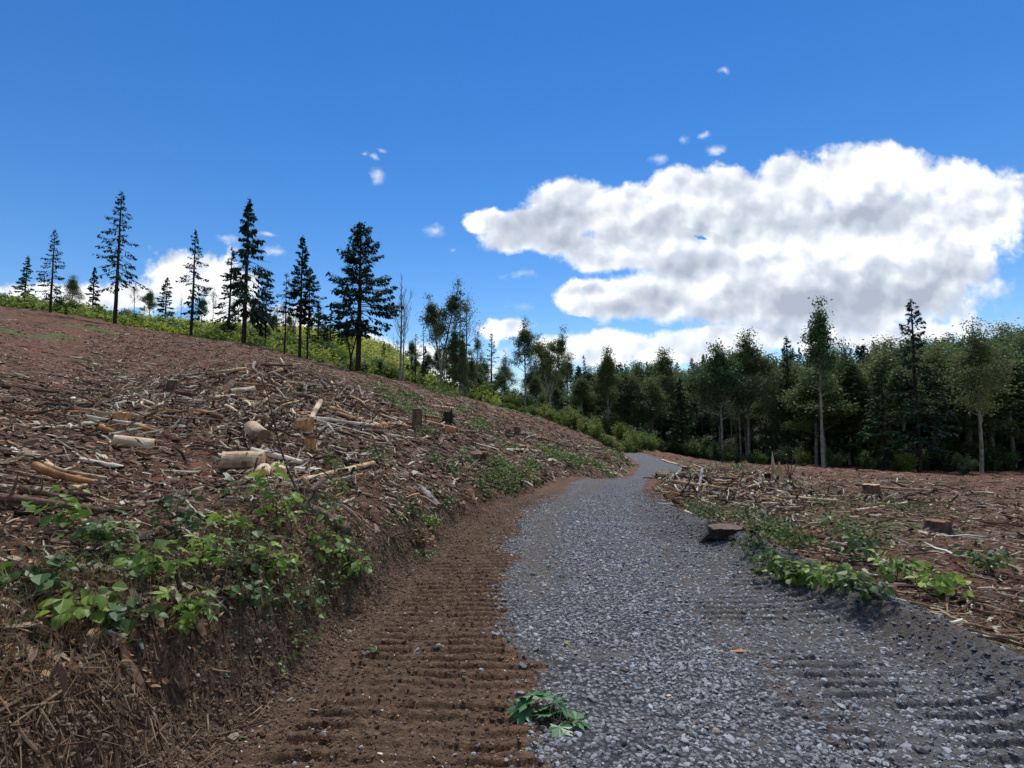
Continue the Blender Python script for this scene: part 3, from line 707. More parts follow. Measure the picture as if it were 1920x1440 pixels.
# ============================================================ slash litter on the slopes
def slope_pts(n, y0, y1, amin, amax, side, rg_=rng):
    lo = np.log(y0); hi = np.log(y1)
    Y = np.exp(lo + (hi - lo) * rg_.random(n)); a = amin + (amax - amin) * rg_.random(n)
    X = a * (Y + 1.5)
    if side < 0: keep = (X < xl(Y) - .35)
    else: keep = (X > xr(Y) + .3)
    return X[keep], Y[keep]
def normal_tilt(X, Y, e=.15):
    zx = (H(X + e, Y) - H(X - e, Y)) / (2 * e); zy = (H(X, Y + e) - H(X, Y - e)) / (2 * e)
    return zx, zy
def lay(X, Y, yaw):
    """pitch that lays a stick along yaw on the slope"""
    zx, zy = normal_tilt(X, Y, .25)
    return -np.arctan(zx * np.cos(yaw) + zy * np.sin(yaw))
def litter(name, m, n, y0, y1, amin, amax, side, L0, L1, aspect, label, TV=STV, TF=STF, thick=1.0, pw=2.5, yawc=None, tiltn=.12, lift=.3, dens=None, cat='debris'):
    X, Y = slope_pts(n, y0, y1, amin, amax, side)
    if dens is not None:
        k = rng.random(len(X)) < dens(X, Y); X, Y = X[k], Y[k]
    n = len(X)
    L = L0 * (L1 / L0) ** (rng.random(n) ** pw) * np.interp(Y, [3, 10, 30, 80], [.75, 1, 1.5, 2.2])
    d = L * aspect * (.5 + rng.random(n)); d = np.minimum(d, .12)
    yaw = rng.random(n) * 6.283 if yawc is None else rng.normal(yawc, .7, n)
    pit = lay(X, Y, yaw) + rng.normal(0, tiltn, n)
    Z = H(X, Y) + d * lift + np.abs(rng.normal(0, .012, n)) * np.interp(Y, [3, 30], [1, 3])
    gg = Geo(); scatter(gg, TV, TF, np.stack([X, Y, Z], 1), rotm(yaw, pit, rng.random(n) * 6.3 if TV is STV else rng.normal(0, .5, n)), np.stack([L, d, d * thick], 1), jit=.05)
    return stuff(gg.build(name, m), label, cat)
pile = lambda X, Y: np.clip(.35 + .9 * sstep(fbm(X * .35 + 3, Y * .3, 3), -.15, .35), 0, 1)
litter('branch_litter', M['litter'], 34000, 3.2, 85, -1.0, .3, -1, .10, .65, .055, 'tangle of broken branches and sticks covering the left slope', dens=pile)
litter('bark_litter', M['litter_red'], 60000, 2.2, 60, -1.0, .3, -1, .035, .22, .24, 'red brown shreds of bark covering the left slope', CHIPV, CHIPF, .25, 1.6, tiltn=.3, cat='bark')
litter('branch_litter', M['litter'], 20000, 12, 85, -.75, .3, -1, .14, .7, .06, 'broken sticks scattered over the upper part of the left slope', pw=2.0, cat='debris')
litter('bark_litter', M['litter_red'], 22000, 9, 80, -.75, .3, -1, .06, .26, .3, 'bark fragments scattered over the upper part of the left slope', CHIPV, CHIPF, .3, 1.4, tiltn=.35, cat='bark')
litter('pale_splinters', M['chips'], 3600, 4.5, 60, -1.0, .3, -1, .06, .34, .14, 'pale splinters of fresh wood scattered over the left slope', CHIPV, CHIPF, .35, 1.8, tiltn=.3, dens=pile, cat='splinters')
litter('branch_litter', M['litter'], 20000, 4.0, 80, .12, 1.15, 1, .10, .8, .045, 'tangle of broken branches and sticks on the flat right of the track', dens=pile)
litter('bark_litter', M['litter_red'], 28000, 4.0, 60, .12, 1.15, 1, .04, .22, .22, 'red brown shreds of bark on the flat right of the track', CHIPV, CHIPF, .25, 1.6, tiltn=.3, cat='bark')
litter('pale_splinters', M['chips'], 1100, 5.5, 60, .15, 1.15, 1, .08, .4, .12, 'pale splinters of fresh wood on the flat right of the track', CHIPV, CHIPF, .35, 1.8, tiltn=.3, dens=pile, cat='splinters')

# dead leaves on the bank
def deadleaves():
    n = 5200; X, Y = slope_pts(n * 3, 1.8, 14, -1.0, .2, -1); u = xl(Y) - X
    k = (rng.random(len(X)) < np.exp(-((u - .9) / 1.1) ** 2)) ; X, Y = X[k][:n], Y[k][:n]; n = len(X)
    gg = Geo(); s = .018 + .035 * rng.random(n)
    scatter(gg, LOV, LOF, np.stack([X, Y, H(X, Y) + .012], 1), rotm(rng.random(n) * 6.3, rng.normal(0, .6, n), rng.normal(0, .7, n)), s, jit=.1)
    stuff(gg.build('dead_leaves', M['leaf_brown']), 'withered brown leaves lying along the top of the left bank', 'leaves')
deadleaves()

# ============================================================ grass and weeds
def grass(name, m, X, Y, h, label, w=.004, tilt=.5, per=1):
    n = len(X)
    gg = Geo(); hh = h * (.5 + .9 * rng.random(n))
    S = np.stack([hh * 1.0, np.full(n, w) * (.6 + .9 * rng.random(n)) * np.maximum(1, Y / 6), hh], 1)
    pos = np.stack([X, Y, H(X, Y) - .01], 1); R = rotm(rng.random(n) * 6.3, rng.normal(0, tilt, n), rng.normal(0, .2, n))
    scatter(gg, BLV, np.array([(0, 2, 3, 1), (2, 4, 5, 3), (4, 6, 6, 5)])[:2], pos, R, S)
    base = gg.n - n * 7
    gg.F.append((np.array([4, 6, 5])[None] + base + (np.arange(n) * 7)[:, None], 0))
    return stuff(gg.build(name, m), label, 'grass')
X, Y = slope_pts(90000, 1.7, 14, -1.1, .1, -1); u = xl(Y) - X
k = rng.random(len(X)) < np.exp(-((u - .75) / .45) ** 2) * (.15 + .85 * sstep(fbm(X * 1.5, Y * 1.1, 3), -.5, .2)); X, Y = X[k], Y[k]
grass('dry_grass', M['grass_dry'], X, Y, .13, 'dry straw coloured grass hanging over the left bank', .0035, .7)
X, Y = slope_pts(9000, 3, 22, -1.0, .2, -1); u = xl(Y) - X
k = rng.random(len(X)) < np.exp(-((u - 1.1) / 1.2) ** 2) * sstep(fbm(X * .9 + 7, Y * .7, 3), -.05, .4); X, Y = X[k], Y[k]
grass('green_grass', M['grass'], X, Y, .14, 'thin green grass along the foot of the left slope', .004, .5)
X, Y = slope_pts(9000, 3.5, 22, .12, .8, 1); v = X - xr(Y)
k = rng.random(len(X)) < np.exp(-((v - .9) / .9) ** 2) * sstep(fbm(X * .9 + 17, Y * .7, 3), -.3, .3); X, Y = X[k], Y[k]
grass('green_grass', M['grass'], X, Y, .16, 'grass tufts beside the right edge of the track', .004, .5)

def weeds(name, spots, label, m='weed', size=.05):
    gg = Geo()
    for (px, py, rpx, n) in spots:
        c = rg(px, py); r = rpx / FPX * c[1]
        X = c[0] + rng.normal(0, r * .55, n); Y = c[1] + rng.normal(0, r * 1.0, n)
        hgt = np.abs(rng.normal(0, .09, n)) * (1 + c[1] / 30)
        k = X < xl(Y) - .1 if c[0] < xl(c[1]) else X > xr(Y) + .1
        X, Y, hgt = X[k], Y[k], hgt[k]; n_ = len(X)
        s = size * (.5 + rng.random(n_)) * max(1, c[1] / 11)
        scatter(gg, LQV, LQF, np.stack([X, Y, H(X, Y) + hgt + .01], 1), rotm(rng.random(n_) * 6.3, rng.normal(.1, .5, n_), rng.normal(0, .5, n_)), s)
    return stuff(gg.build(name, M[m]), label, 'weeds')
weeds('ground_weeds', [(700, 860, 18, 120), (620, 870, 15, 80), (775, 775, 40, 500), (800, 815, 20, 200), (900, 808, 26, 320), (865, 770, 16, 160), (750, 760, 40, 500), (905, 800, 24, 200),
      (815, 870, 14, 180), (850, 887, 16, 160), (875, 865, 14, 160), (940, 880, 26, 700), (925, 905, 20, 360), (955, 912, 30, 700), (1000, 880, 16, 420), (1000, 905, 14, 200), (905, 920, 16, 200), (1030, 850, 40, 420),
      (1070, 865, 36, 500), (1120, 875, 30, 420), (1045, 865, 34, 400), (950, 840, 30, 200), (770, 745, 30, 300), (830, 740, 40, 400), (710, 730, 40, 240), (1150, 858, 20, 200), (640, 925, 20, 100), (560, 740, 30, 60)],
      'low green weeds growing in patches on the left slope')
weeds('ground_weeds', [(470, 1060, 50, 260), (560, 1110, 60, 380), (640, 1090, 50, 260), (450, 1130, 50, 120), (540, 1150, 50, 90), (690, 1060, 40, 160), (780, 1000, 50, 300), (840, 960, 40, 200), (740, 1020, 50, 160), (600, 1010, 70, 260), (500, 960, 80, 220), (330, 1080, 120, 500), (200, 1100, 120, 400)],
      'small bramble and weed leaves covering the near left bank', 'leaf_mid', .026)
weeds('ground_weeds', [(1325, 905, 14, 200), (1340, 925, 12, 160), (1260, 900, 12, 120), (1290, 895, 16, 150), (1330, 970, 20, 260), (1400, 975, 34, 420), (1440, 1000, 30, 600), (1480, 1020, 30, 700), (1280, 880, 14, 120),
      (1300, 965, 14, 160), (1410, 1030, 20, 240), (1380, 880, 30, 200), (1600, 1010, 50, 600), (1550, 950, 40, 300), (1700, 960, 60, 500)],
      'low green weeds growing in patches right of the track')
# ============================================================ brush on the far left hillside
def far_brush(name, m, n, ya, yb, amin, amax, size, label):
    gg = Geo()
    Y = ya + (yb - ya) * rng.random(n) ** 1.2; a = amin + (amax - amin) * rng.random(n); X = a * Y
    c = fbm(X * .16, Y * .16, 3); hh = np.abs(rng.normal(0, .5, n)) * (1 + 1.6 * np.clip(c + .3, 0, 1))
    s = size * (.7 + .9 * rng.random(n))
    scatter(gg, LQV, LQF, np.stack([X, Y, H(X, Y) + hh], 1), rotm(rng.random(n) * 6.3, rng.normal(0, .6, n), rng.normal(0, .6, n)), s, jit=.1)
    stuff(gg.build(name, M[m]), label, 'brush')
far_brush('hillside_brush', 'brush', 34000, 90, 132, -1.1, -.02, .5, 'green brush covering the slope just behind the cut edge on the left')
far_brush('hillside_brush_sunlit', 'brush_sunlit', 36000, 128, 196, -1.1, -.12, .55, 'yellow green brush with sunlight painted into its colour on the far part of the left hillside')
# ============================================================ tree builders (about 20 m tall, base at the origin)
def nrm(v): return v / (np.linalg.norm(v) + 1e-9)
def conifer_geo(seed, h=20, base=.15, rmax=3.2, n=80, sag=.25, prof=.85, gap=.0, dens=26, bulge=0, lean=0, tr=.26, spr=.55, dead=.0, side=None):
    r = np.random.default_rng(seed); T = Geo(); C = Geo()
    zt = np.linspace(0, 1, 12); px_ = np.cumsum(r.normal(0, .025, 12)) * h / 20 + lean * zt; py_ = np.cumsum(r.normal(0, .025, 12)) * h / 20
    axis = lambda z: np.array([np.interp(z / h, zt, px_), np.interp(z / h, zt, py_), z])
    add_tube(T, [axis(z) for z in zt * h], tr * (1 - zt) ** .75 + .02, 9, jit=.05, rg=r)
    sp_pos = []; sp_yaw = []; sp_pit = []; sp_len = []
    lump = r.random(40)
    for i in range(n):
        f = (i + r.random()) / n; z = h * (base + (1 - base) * f ** .92)
        if z > h * .985: continue
        t = (z / h - base) / (1 - base)
        L = rmax * ((1 - t) ** prof) * (.6 + .55 * r.random()) * (.75 + .5 * lump[int(t * 39)])
        if t < .12: L *= .55 + 3 * t * r.random()
        if bulge: L *= 1 + bulge * math.sin(t * 3.1) * r.random()
        yaw = r.random() * 6.283
        if side is not None: L *= 1 + side[1] * math.cos(yaw - side[0])
        if r.random() < gap: continue
        el = -.15 - sag + (.75 + sag) * t + r.normal(0, .1)
        m = 7; s = np.linspace(0, 1, m)
        d = np.array([math.cos(yaw), math.sin(yaw)])
        hor_ = s * L * math.cos(el); ver = s * L * math.sin(el) - sag * .5 * L * s ** 2 + .16 * L * s ** 4
        p0 = axis(z); P3 = np.stack([p0[0] + d[0] * hor_, p0[1] + d[1] * hor_, z + ver], 1)
        add_tube(T, P3[::2], np.array([.05, .035, .022, .01]) * (L / rmax + .25), 4)
        if r.random() < dead * (1 - t): continue
        k = int(dens * (.35 + L / rmax) * (1 if t < .9 else .8)) + 4
        ss = (.12 if t > .5 else .25) + (.92 - .12) * r.random(k) ** .8; ss = np.minimum(ss, 1)
        q = np.stack([np.interp(ss, s, P3[:, j]) for j in range(3)], 1)
        sgn = np.where(r.random(k) < .5, -1, 1); w_ = .30 * L * (1 - ss * .75) * r.random(k)
        yw = yaw + sgn * r.uniform(.5, 1.2, k)
        q[:, 0] += np.cos(yw) * w_; q[:, 1] += np.sin(yw) * w_; q[:, 2] -= w_ * (.1 + sag * .8) + r.random(k) * .12
        sp_pos.append(q); sp_yaw.append(yw); sp_pit.append(r.normal(.15 + sag * .9, .3, k)); sp_len.append(spr * (.55 + .7 * r.random(k)) * (.65 + .35 * (1 - t)))
    k = 26                                            # leader
    q = np.stack([r.normal(0, .05, k) + axis(h)[0], r.normal(0, .05, k) + axis(h)[1], h - .05 - r.random(k) * h * .05], 1)
    sp_pos.append(q); sp_yaw.append(r.random(k) * 6.28); sp_pit.append(r.normal(-.5, .3, k)); sp_len.append(np.full(k, spr * .55))
    pos = np.concatenate(sp_pos); yaw = np.concatenate(sp_yaw); pit = np.concatenate(sp_pit); ln = np.concatenate(sp_len); k = len(pos)
    S = np.stack([ln, ln * (.38 + .2 * r.random(k)), ln], 1)
    scatter(C, SPV, SPF, pos, rotm(yaw, pit, r.normal(0, .55, k)), S, jit=.08, rg=r)
    return T, C
def broad_geo(seed, h=20, base=.45, width=3.0, limbs=16, leaves=9000, lsize=.3, fork=0, lean=0, tr=.22, top=.25, up=1.0, leafy=1.0, clump=.55, bare=0.0, twigs=3):
    r = np.random.default_rng(seed); T = Geo(); C = Geo(); tips = []
    def limb(p, d, L, rad, lev):
        m = 6 if lev < 2 else 4
        P3 = [p]; dd = d.copy()
        for i in range(m):
            dd = nrm(dd + r.normal(0, .16, 3) + np.array([0, 0, .13 * up])); P3.append(P3[-1] + dd * L / m)
        P3 = np.array(P3); add_tube(T, P3, np.linspace(rad, rad * .3, m + 1), 5 if lev < 2 else 3)
        if lev >= 1: tips.extend([(P3[j], lev) for j in range(2, m + 1)])
        if lev < 3:
            k = [4, 4, twigs][lev] if lev else 5
            for i in range(k):
                f = r.uniform(.3, 1); j = f * m; a = P3[int(min(j, m - 1))]; b = P3[int(min(j, m - 1)) + 1]; pp = a + (b - a) * (j % 1)
                nd = nrm(dd + r.normal(0, .65, 3)); nd[2] = abs(nd[2]) * .8 + .1
                limb(pp, nrm(nd), L * r.uniform(.35, .6), rad * .45, lev + 1)
    stems = 1 + fork
    fz = h * base * (.8 if fork else 1)
    for st in range(stems):
        a0 = r.random() * 6.28; zt = np.linspace(0, 1, 12)
        lx = lean * zt * h * .1 + np.cumsum(r.normal(0, .05, 12)); ly = np.cumsum(r.normal(0, .05, 12))
        if fork:
            o = np.clip(zt - base * .8, 0, 1) * width * .9; dirx = (-1 if st % 2 else 1) * (1 if st < 2 else .2)
            r2 = np.random.default_rng(seed + 5); lx = lean * zt * h * .1 + np.cumsum(r2.normal(0, .04, 12)) + o * dirx; ly = ly * zt
        hh = h * (1 if st == 0 else r.uniform(.82, .97))
        rad = tr * (1 - zt) ** .7 + .02
        pts = np.stack([lx, ly, zt * hh], 1); add_tube(T, pts, rad, 8, jit=.04, rg=r)
        nl = int(limbs / stems) + 1
        for i in range(nl):
            t = base + (1 - base) * ((i + r.random()) / nl) ** .9
            t = min(t, .985); p = np.array([np.interp(t, zt, pts[:, j]) for j in range(3)])
            u = (t - base) / (1 - base); shape = math.sin(min(1, u * 1.15 + .22) * math.pi) ** .6 if u < .97 else .3
            L = width * max(.25, shape) * r.uniform(.7, 1.15)
            yaw = i * 2.4 + r.normal(0, .4); el = .45 + .6 * u
            limb(p, np.array([math.cos(yaw) * math.cos(el), math.sin(yaw) * math.cos(el), math.sin(el)]), L, tr * .38 * (1 - u * .6), 0 if u < .8 else 1)
    tp = np.array([t[0] for t in tips])
    if leaves and len(tp):
        keep = r.random(len(tp)) > bare
        tp = tp[keep]; k = int(leaves * leafy)
        w_ = np.exp(r.normal(0, .8, len(tp))); w_ /= w_.sum()
        q = tp[r.choice(len(tp), k, p=w_)] + r.normal(0, 1, (k, 3)) * (clump, clump, clump * .7)
        s = lsize * (.55 + .8 * r.random(k))
        scatter(C, LQV, LQF, q, rotm(r.random(k) * 6.3, r.normal(.2, .6, k), r.normal(0, .7, k)), s, jit=.08, rg=r)
    return T, C
def shrub_geo(seed, h=1.6, w_=1.0, n=2600, ls=.11, stems=14):
    r = np.random.default_rng(seed); T = Geo(); C = Geo(); tp = []
    for i in range(stems):
        yaw = r.random() * 6.28; rr = w_ * r.uniform(.2, 1); hh = h * r.uniform(.55, 1) * (1.05 - .4 * rr / w_)
        P3 = np.array([(math.cos(yaw) * rr * s ** 1.2 + r.normal(0, .03), math.sin(yaw) * rr * s ** 1.2 + r.normal(0, .03), hh * s) for s in np.linspace(0, 1, 6)])
        add_tube(T, P3, np.linspace(.018, .005, 6) * h / 1.6, 4); tp.append(P3[1:])
    tp = np.concatenate(tp); wt = np.exp(r.normal(0, .7, len(tp))) * (.4 + tp[:, 2] / h); wt /= wt.sum()
    q = tp[r.choice(len(tp), n, p=wt)] + r.normal(0, .13 * h / 1.6, (n, 3)); q[:, 2] = np.abs(q[:, 2])
    scatter(C, LQV, LQF, q, rotm(r.random(n) * 6.3, r.normal(.15, .5, n), r.normal(0, .6, n)), ls * (.6 + .8 * r.random(n)), rg=r)
    return T, C
def tree_thing(name, geo, loc, sc3, label, cat, mt, mc, group=None, rz=0, crown='crown'):
    o = empty(name, loc, label, cat, group, rz); o.scale = sc3
    geo[0].build('trunk' if crown == 'crown' else 'stems', M[mt], o, smooth=True)
    if geo[1].n: geo[1].build(crown, M[mc], o)
    return o
def place(px, pybase, pytop, Y, h0=20.0):
    """base point, height scale for a tree whose base may be hidden"""
    if Y is None: b = rg(px, pybase)
    else:
        a, _ = ray(px, HOR); b = np.array([a * Y, Y, Hs(a * Y, Y)])
    top = at(px, pytop, b[1])[2]
    b[2] -= .15
    return b, (top - b[2]) / h0

# ---- trees one can name
hero = [
 # px, base, top, Y, kind, params, name, label, category, trunk mat, crown mat, width scale
 (451, 641, 374, 87, 'c', dict(seed=1, base=.24, rmax=4.3, n=92, sag=.6, prof=.85, dens=46, tr=.30, spr=.72, gap=.05, dead=.15, side=(0, .3)), 'fir_tree', 'tall sparse fir with drooping branches and a black trunk at the upper left edge', 'fir tree', 'bark_dark', 'conifer_blue', 1),
 (422, 640, 463, 96, 'c', dict(seed=2, base=.15, rmax=3.4, n=70, sag=.4, prof=.7, dens=40, gap=.1), 'fir_tree', 'shorter dark fir just left of the tall sparse fir', 'fir tree', 'bark_dark', 'conifer_blue', 1),
 (492, 650, 523, 92, 'c', dict(seed=3, base=.38, rmax=3.4, n=64, sag=.35, prof=.6, dens=46), 'fir_tree', 'small round topped fir between the tall sparse fir and the slim one', 'fir tree', 'bark_dark', 'conifer_blue', 1.15),
 (529, 663, 512, 88, 'c', dict(seed=4, base=.36, rmax=2.9, n=50, sag=.3, prof=.6, dens=12, gap=.1, tr=.17, dead=.5), 'fir_tree', 'thin sparse fir with a bare lower trunk left of the paired firs', 'fir tree', 'bark_dark', 'conifer_blue', 1.1),
 (558, 669, 441, 88, 'c', dict(seed=5, base=.30, rmax=2.7, n=110, sag=.15, prof=.75, dens=46, tr=.24, side=(3.14, .1)), 'fir_tree', 'slender pointed fir, the taller of the two standing together', 'fir tree', 'bark_dark', 'conifer_blue', 1),
 (572, 672, 500, 90, 'c', dict(seed=6, base=.40, rmax=3.0, n=84, sag=.3, prof=.6, dens=50, tr=.18, side=(0, .35)), 'fir_tree', 'lower fuller fir leaning against the slender pointed one', 'fir tree', 'bark_dark', 'conifer_blue', 1),
 (669, 697, 417, 88, 'c', dict(seed=71, base=.27, rmax=4.9, n=150, sag=.22, prof=.50, dens=64, tr=.38, bulge=.1, spr=.62, side=(0.1, .12)), 'fir_tree', 'broad dense dark fir standing alone on the brow, widest of the hillside firs', 'fir tree', 'bark_dark', 'conifer_blue', .92),
 (655, 692, 600, 90, 'b', dict(seed=8, base=.35, width=5, limbs=12, leaves=1500, fork=1, tr=.45), 'small_tree', 'small dark crooked tree beside the trunk of the broad fir', 'tree', 'bark_dark', 'broad_dark', 1),
 (749, 714, 508, 87, 'b', dict(seed=9, base=.34, width=4.4, limbs=20, leaves=0, up=2.3, tr=.26, twigs=4), 'bare_tree', 'leafless grey tree with upswept branches right of the broad fir', 'dead tree', 'bark_grey', 'broad', .85),
 (755, 716, 560, 86, 'b', dict(seed=10, base=.45, width=2.2, limbs=9, leaves=0, up=2.3, tr=.22), 'bare_tree', 'second pale bare trunk close against the leafless grey tree', 'dead tree', 'bark_grey', 'broad', .9),
 (777, 718, 625, 92, 'c', dict(seed=11, base=.25, rmax=4.6, n=50, sag=.2, prof=.7, dens=18, tr=.3, gap=.1), 'fir_tree', 'small fir behind the right side of the leafless grey tree', 'fir tree', 'bark_dark', 'conifer', 1),
 (792, 722, 610, 92, 'c', dict(seed=12, base=.2, rmax=3.8, n=46, sag=.4, prof=.9, dens=10, tr=.25, gap=.2), 'fir_tree', 'thin spindly fir left of the tall forked cottonwood', 'fir tree', 'bark_dark', 'conifer', 1),
 (826, 735, 522, 88, 'b', dict(seed=13, base=.30, width=4.2, limbs=24, leaves=12000, fork=1, lean=.1, clump=.5, lsize=.27, up=1.6, bare=.15, tr=.24), 'cottonwood_tree', 'tall airy cottonwood with a forked trunk, leafy to its rounded top', 'tree', 'bark_grey', 'broad_olive', .95),
 (862, 745, 545, 88, 'c', dict(seed=14, base=.12, rmax=3.1, n=80, sag=.3, prof=.45, dens=20, tr=.2, gap=.1), 'fir_tree', 'dark narrow fir right of the forked cottonwood, in front of a bare crown', 'fir tree', 'bark_grey', 'conifer', .95),
 (874, 748, 540, 92, 'b', dict(seed=15, base=.5, width=4.4, limbs=16, leaves=500, up=1.2, tr=.2, twigs=4), 'bare_tree', 'bare wide crown of grey branches behind the narrow fir', 'dead tree', 'bark_dead', 'broad', 1),
 (850, 742, 600, 89, 'b', dict(seed=16, base=.15, width=3.0, limbs=22, leaves=12000, clump=.6, tr=.2), 'ivy_clad_tree', 'leafy tree wrapped in green between the forked cottonwood and the narrow fir', 'tree', 'bark_grey', 'broad', .8),
 (868, 748, 620, 87, 'b', dict(seed=17, base=.12, width=2.5, limbs=22, leaves=10000, clump=.6, tr=.16, lsize=.34), 'small_tree', 'pale green leafy tree with two thin white stems below the bare crown', 'tree', 'bark_grey', 'broad_olive', .7),
 (893, 752, 622, 96, 'b', dict(seed=18, base=.4, width=4.0, limbs=14, leaves=2600, clump=.5, bare=.3, tr=.25), 'small_tree', 'thin light leafed tree left of the lone pointed fir', 'tree', 'bark_grey', 'broad_olive', .9),
 (921, 755, 624, 110, 'c', dict(seed=19, base=.2, rmax=4.3, n=62, sag=.2, prof=.75, dens=24, tr=.3), 'fir_tree', 'lone pointed fir against the white cloud left of the tall cottonwood pair', 'fir tree', 'bark_dark', 'conifer', 1),
 (947, 760, 655, 110, 'b', dict(seed=20, base=.4, width=3.0, limbs=14, leaves=1200, bare=.5, tr=.2), 'small_tree', 'half bare thin tree between the pointed fir and the tall cottonwoods', 'tree', 'bark_dead', 'broad', 1),
 (985, 766, 594, 104, 'b', dict(seed=21, base=.40, width=4.6, limbs=26, leaves=10500, clump=.45, bare=.12, tr=.2, lsize=.27), 'cottonwood_tree', 'tall cottonwood with an open see-through crown, left one of the pair', 'tree', 'bark_grey', 'broad', 1),
 (1031, 770, 612, 101, 'b', dict(seed=22, base=.36, width=5.2, limbs=26, leaves=15000, clump=.55, fork=1, tr=.27, lsize=.28), 'cottonwood_tree', 'forked cottonwood with rounded leafy clumps, right one of the pair', 'tree', 'bark_grey', 'broad', .95),
 (1096, 790, 665, 112, 'c', dict(seed=23, base=.12, rmax=3.9, n=70, sag=.2, prof=.85, dens=26, tr=.3), 'fir_tree', 'neat pointed fir between the rounded cottonwood and the columnar one', 'fir tree', 'bark_dark', 'conifer_blue', 1),
 (1141, 812, 652, 112, 'b', dict(seed=24, base=.34, width=3.5, limbs=26, leaves=16000, clump=.6, tr=.2), 'cottonwood_tree', 'columnar cottonwood with two pale trunks left of the bend in the track', 'tree', 'bark_grey', 'broad_olive', 1),
 (1197, 826, 680, 128, 'b', dict(seed=25, base=.28, width=5.2, limbs=24, leaves=17000, clump=.7, tr=.22), 'cottonwood_tree', 'broad leafy tree behind the shrubs at the far end of the track', 'tree', 'bark_grey', 'broad', 1),
 (1243, 838, 656, 124, 'b', dict(seed=26, base=.34, width=4.8, limbs=24, leaves=16000, clump=.65, tr=.24), 'cottonwood_tree', 'leafy tree with a straight mossy trunk beside the end of the track', 'tree', 'bark_grey', 'broad', 1),
 (1352, 864, 640, 92, 'b', dict(seed=27, base=.38, width=5.2, limbs=28, leaves=20000, clump=.7, tr=.24, lsize=.33), 'cottonwood_tree', 'big dark round headed tree with pale double trunk at the field edge', 'tree', 'bark_grey', 'broad_dark', 1.05),
 (1403, 856, 620, 95, 'b', dict(seed=28, base=.36, width=5.0, limbs=28, leaves=18000, clump=.6, tr=.24, lsize=.3), 'cottonwood_tree', 'tallest tree on the right, its crown rising above the forest with a pale trunk', 'tree', 'bark_grey', 'broad_olive', 1.05),
 (1388, 856, 665, 97, 'b', dict(seed=29, base=.55, width=3.4, limbs=18, leaves=5000, clump=.6, tr=.16, lean=-.25), 'cottonwood_tree', 'slim leaning white stemmed tree just left of the tallest one', 'tree', 'bark_grey', 'broad_dark', 1),
 (1480, 876, 630, 96, 'c', dict(seed=30, base=.08, rmax=3.6, n=96, sag=.35, prof=.6, dens=32, tr=.3), 'fir_tree', 'dark tiered fir near the right edge of the photo', 'fir tree', 'bark_dark', 'conifer_blue', 1),
 (1540, 885, 560, 72, 'b', dict(seed=31, base=.42, width=2.6, limbs=20, leaves=6500, clump=.5, tr=.2), 'cottonwood_tree', 'near leafy tree reaching in at the right edge of the photo', 'tree', 'bark_grey', 'broad_dark', .85),
 (1590, 885, 640, 88, 'b', dict(seed=32, base=.3, width=4.0, limbs=22, leaves=8600, clump=.7), 'cottonwood_tree', 'full leafy tree beyond the edge tree on the right', 'tree', 'bark_grey', 'broad', 1),
 (1720, 895, 560, 74, 'c', dict(seed=33, base=.15, rmax=4.0, n=96, sag=.3, prof=.7, dens=32), 'fir_tree', 'tall dark fir at the far right side of the field', 'fir tree', 'bark_dark', 'conifer_blue', 1),
 (1835, 905, 600, 70, 'b', dict(seed=34, base=.35, width=4.0, limbs=22, leaves=8600, clump=.7), 'cottonwood_tree', 'leafy pale trunked tree rightmost in the field edge', 'tree', 'bark_grey', 'broad_olive', 1),
 (350, 640, 430, 90, 'c', dict(seed=35, base=.2, rmax=3.4, n=76, sag=.35, prof=.7, dens=24), 'fir_tree', 'dark fir on the upper slope left of the paired edge firs', 'fir tree', 'bark_dark', 'conifer_blue', 1),
 (205, 620, 360, 84, 'c', dict(seed=36, base=.3, rmax=3.6, n=80, sag=.4, prof=.7, dens=20, gap=.08), 'fir_tree', 'tall thin crowned fir on the far upper left slope', 'fir tree', 'bark_dark', 'conifer_blue', 1),
 (80, 600, 430, 86, 'c', dict(seed=37, base=.2, rmax=3.8, n=76, sag=.3, prof=.7, dens=24), 'fir_tree', 'squat dark fir leftmost on the hillside', 'fir tree', 'bark_dark', 'conifer_blue', 1),
]
for (px, pb, pt, Y, kind, prm, nm, lab, cat, mt, mc, ws) in hero:
    b, s = place(px, pb, pt, Y)
    geo = conifer_geo(**prm) if kind == 'c' else broad_geo(**prm)
    if kind == 'b':                                 # limbs overshoot the stem: scale to the true top
        zt = max(np.concatenate(geo[0].V)[:, 2].max(), np.percentile(np.concatenate(geo[1].V)[:, 2], 99.8) if geo[1].n else 0); s = s * 20 / zt
    grp = 'firs left standing on the hillside' if nm == 'fir_tree' and px < 800 else ('tall broadleaf trees along the forest edge' if nm == 'cottonwood_tree' else None)
    tree_thing(nm, geo, tuple(b), (s * ws, s * ws, s), lab, cat, mt, mc, grp)

# ---- prototypes for the rest of the forest
R5 = np.random.default_rng(55)
def proto(name, geo, mt, mc): 
    o = tree_thing(name, geo, (0, 0, 0), (1, 1, 1), 'x', 'tree', mt, mc); return o
PR = {}
cp_par = [dict(seed=101, base=.10, rmax=3.4, n=84, sag=.25, dens=40, spr=.8), dict(seed=102, base=.16, rmax=3.0, n=76, sag=.35, dens=38, gap=.03, spr=.8), dict(seed=103, base=.22, rmax=3.3, n=80, sag=.2, prof=.7, dens=42, spr=.8)]
PR['c'] = [proto('fir_tree', conifer_geo(**p), 'bark_dark', m_) for p, m_ in zip(cp_par, ('conifer', 'conifer_blue', 'conifer'))]
bp_par = [dict(seed=111, base=.30, width=3.6, limbs=18, leaves=12000, clump=.7), dict(seed=112, base=.38, width=3.2, limbs=18, leaves=11000, clump=.65), dict(seed=113, base=.22, width=3.9, limbs=18, leaves=13000, clump=.8)]
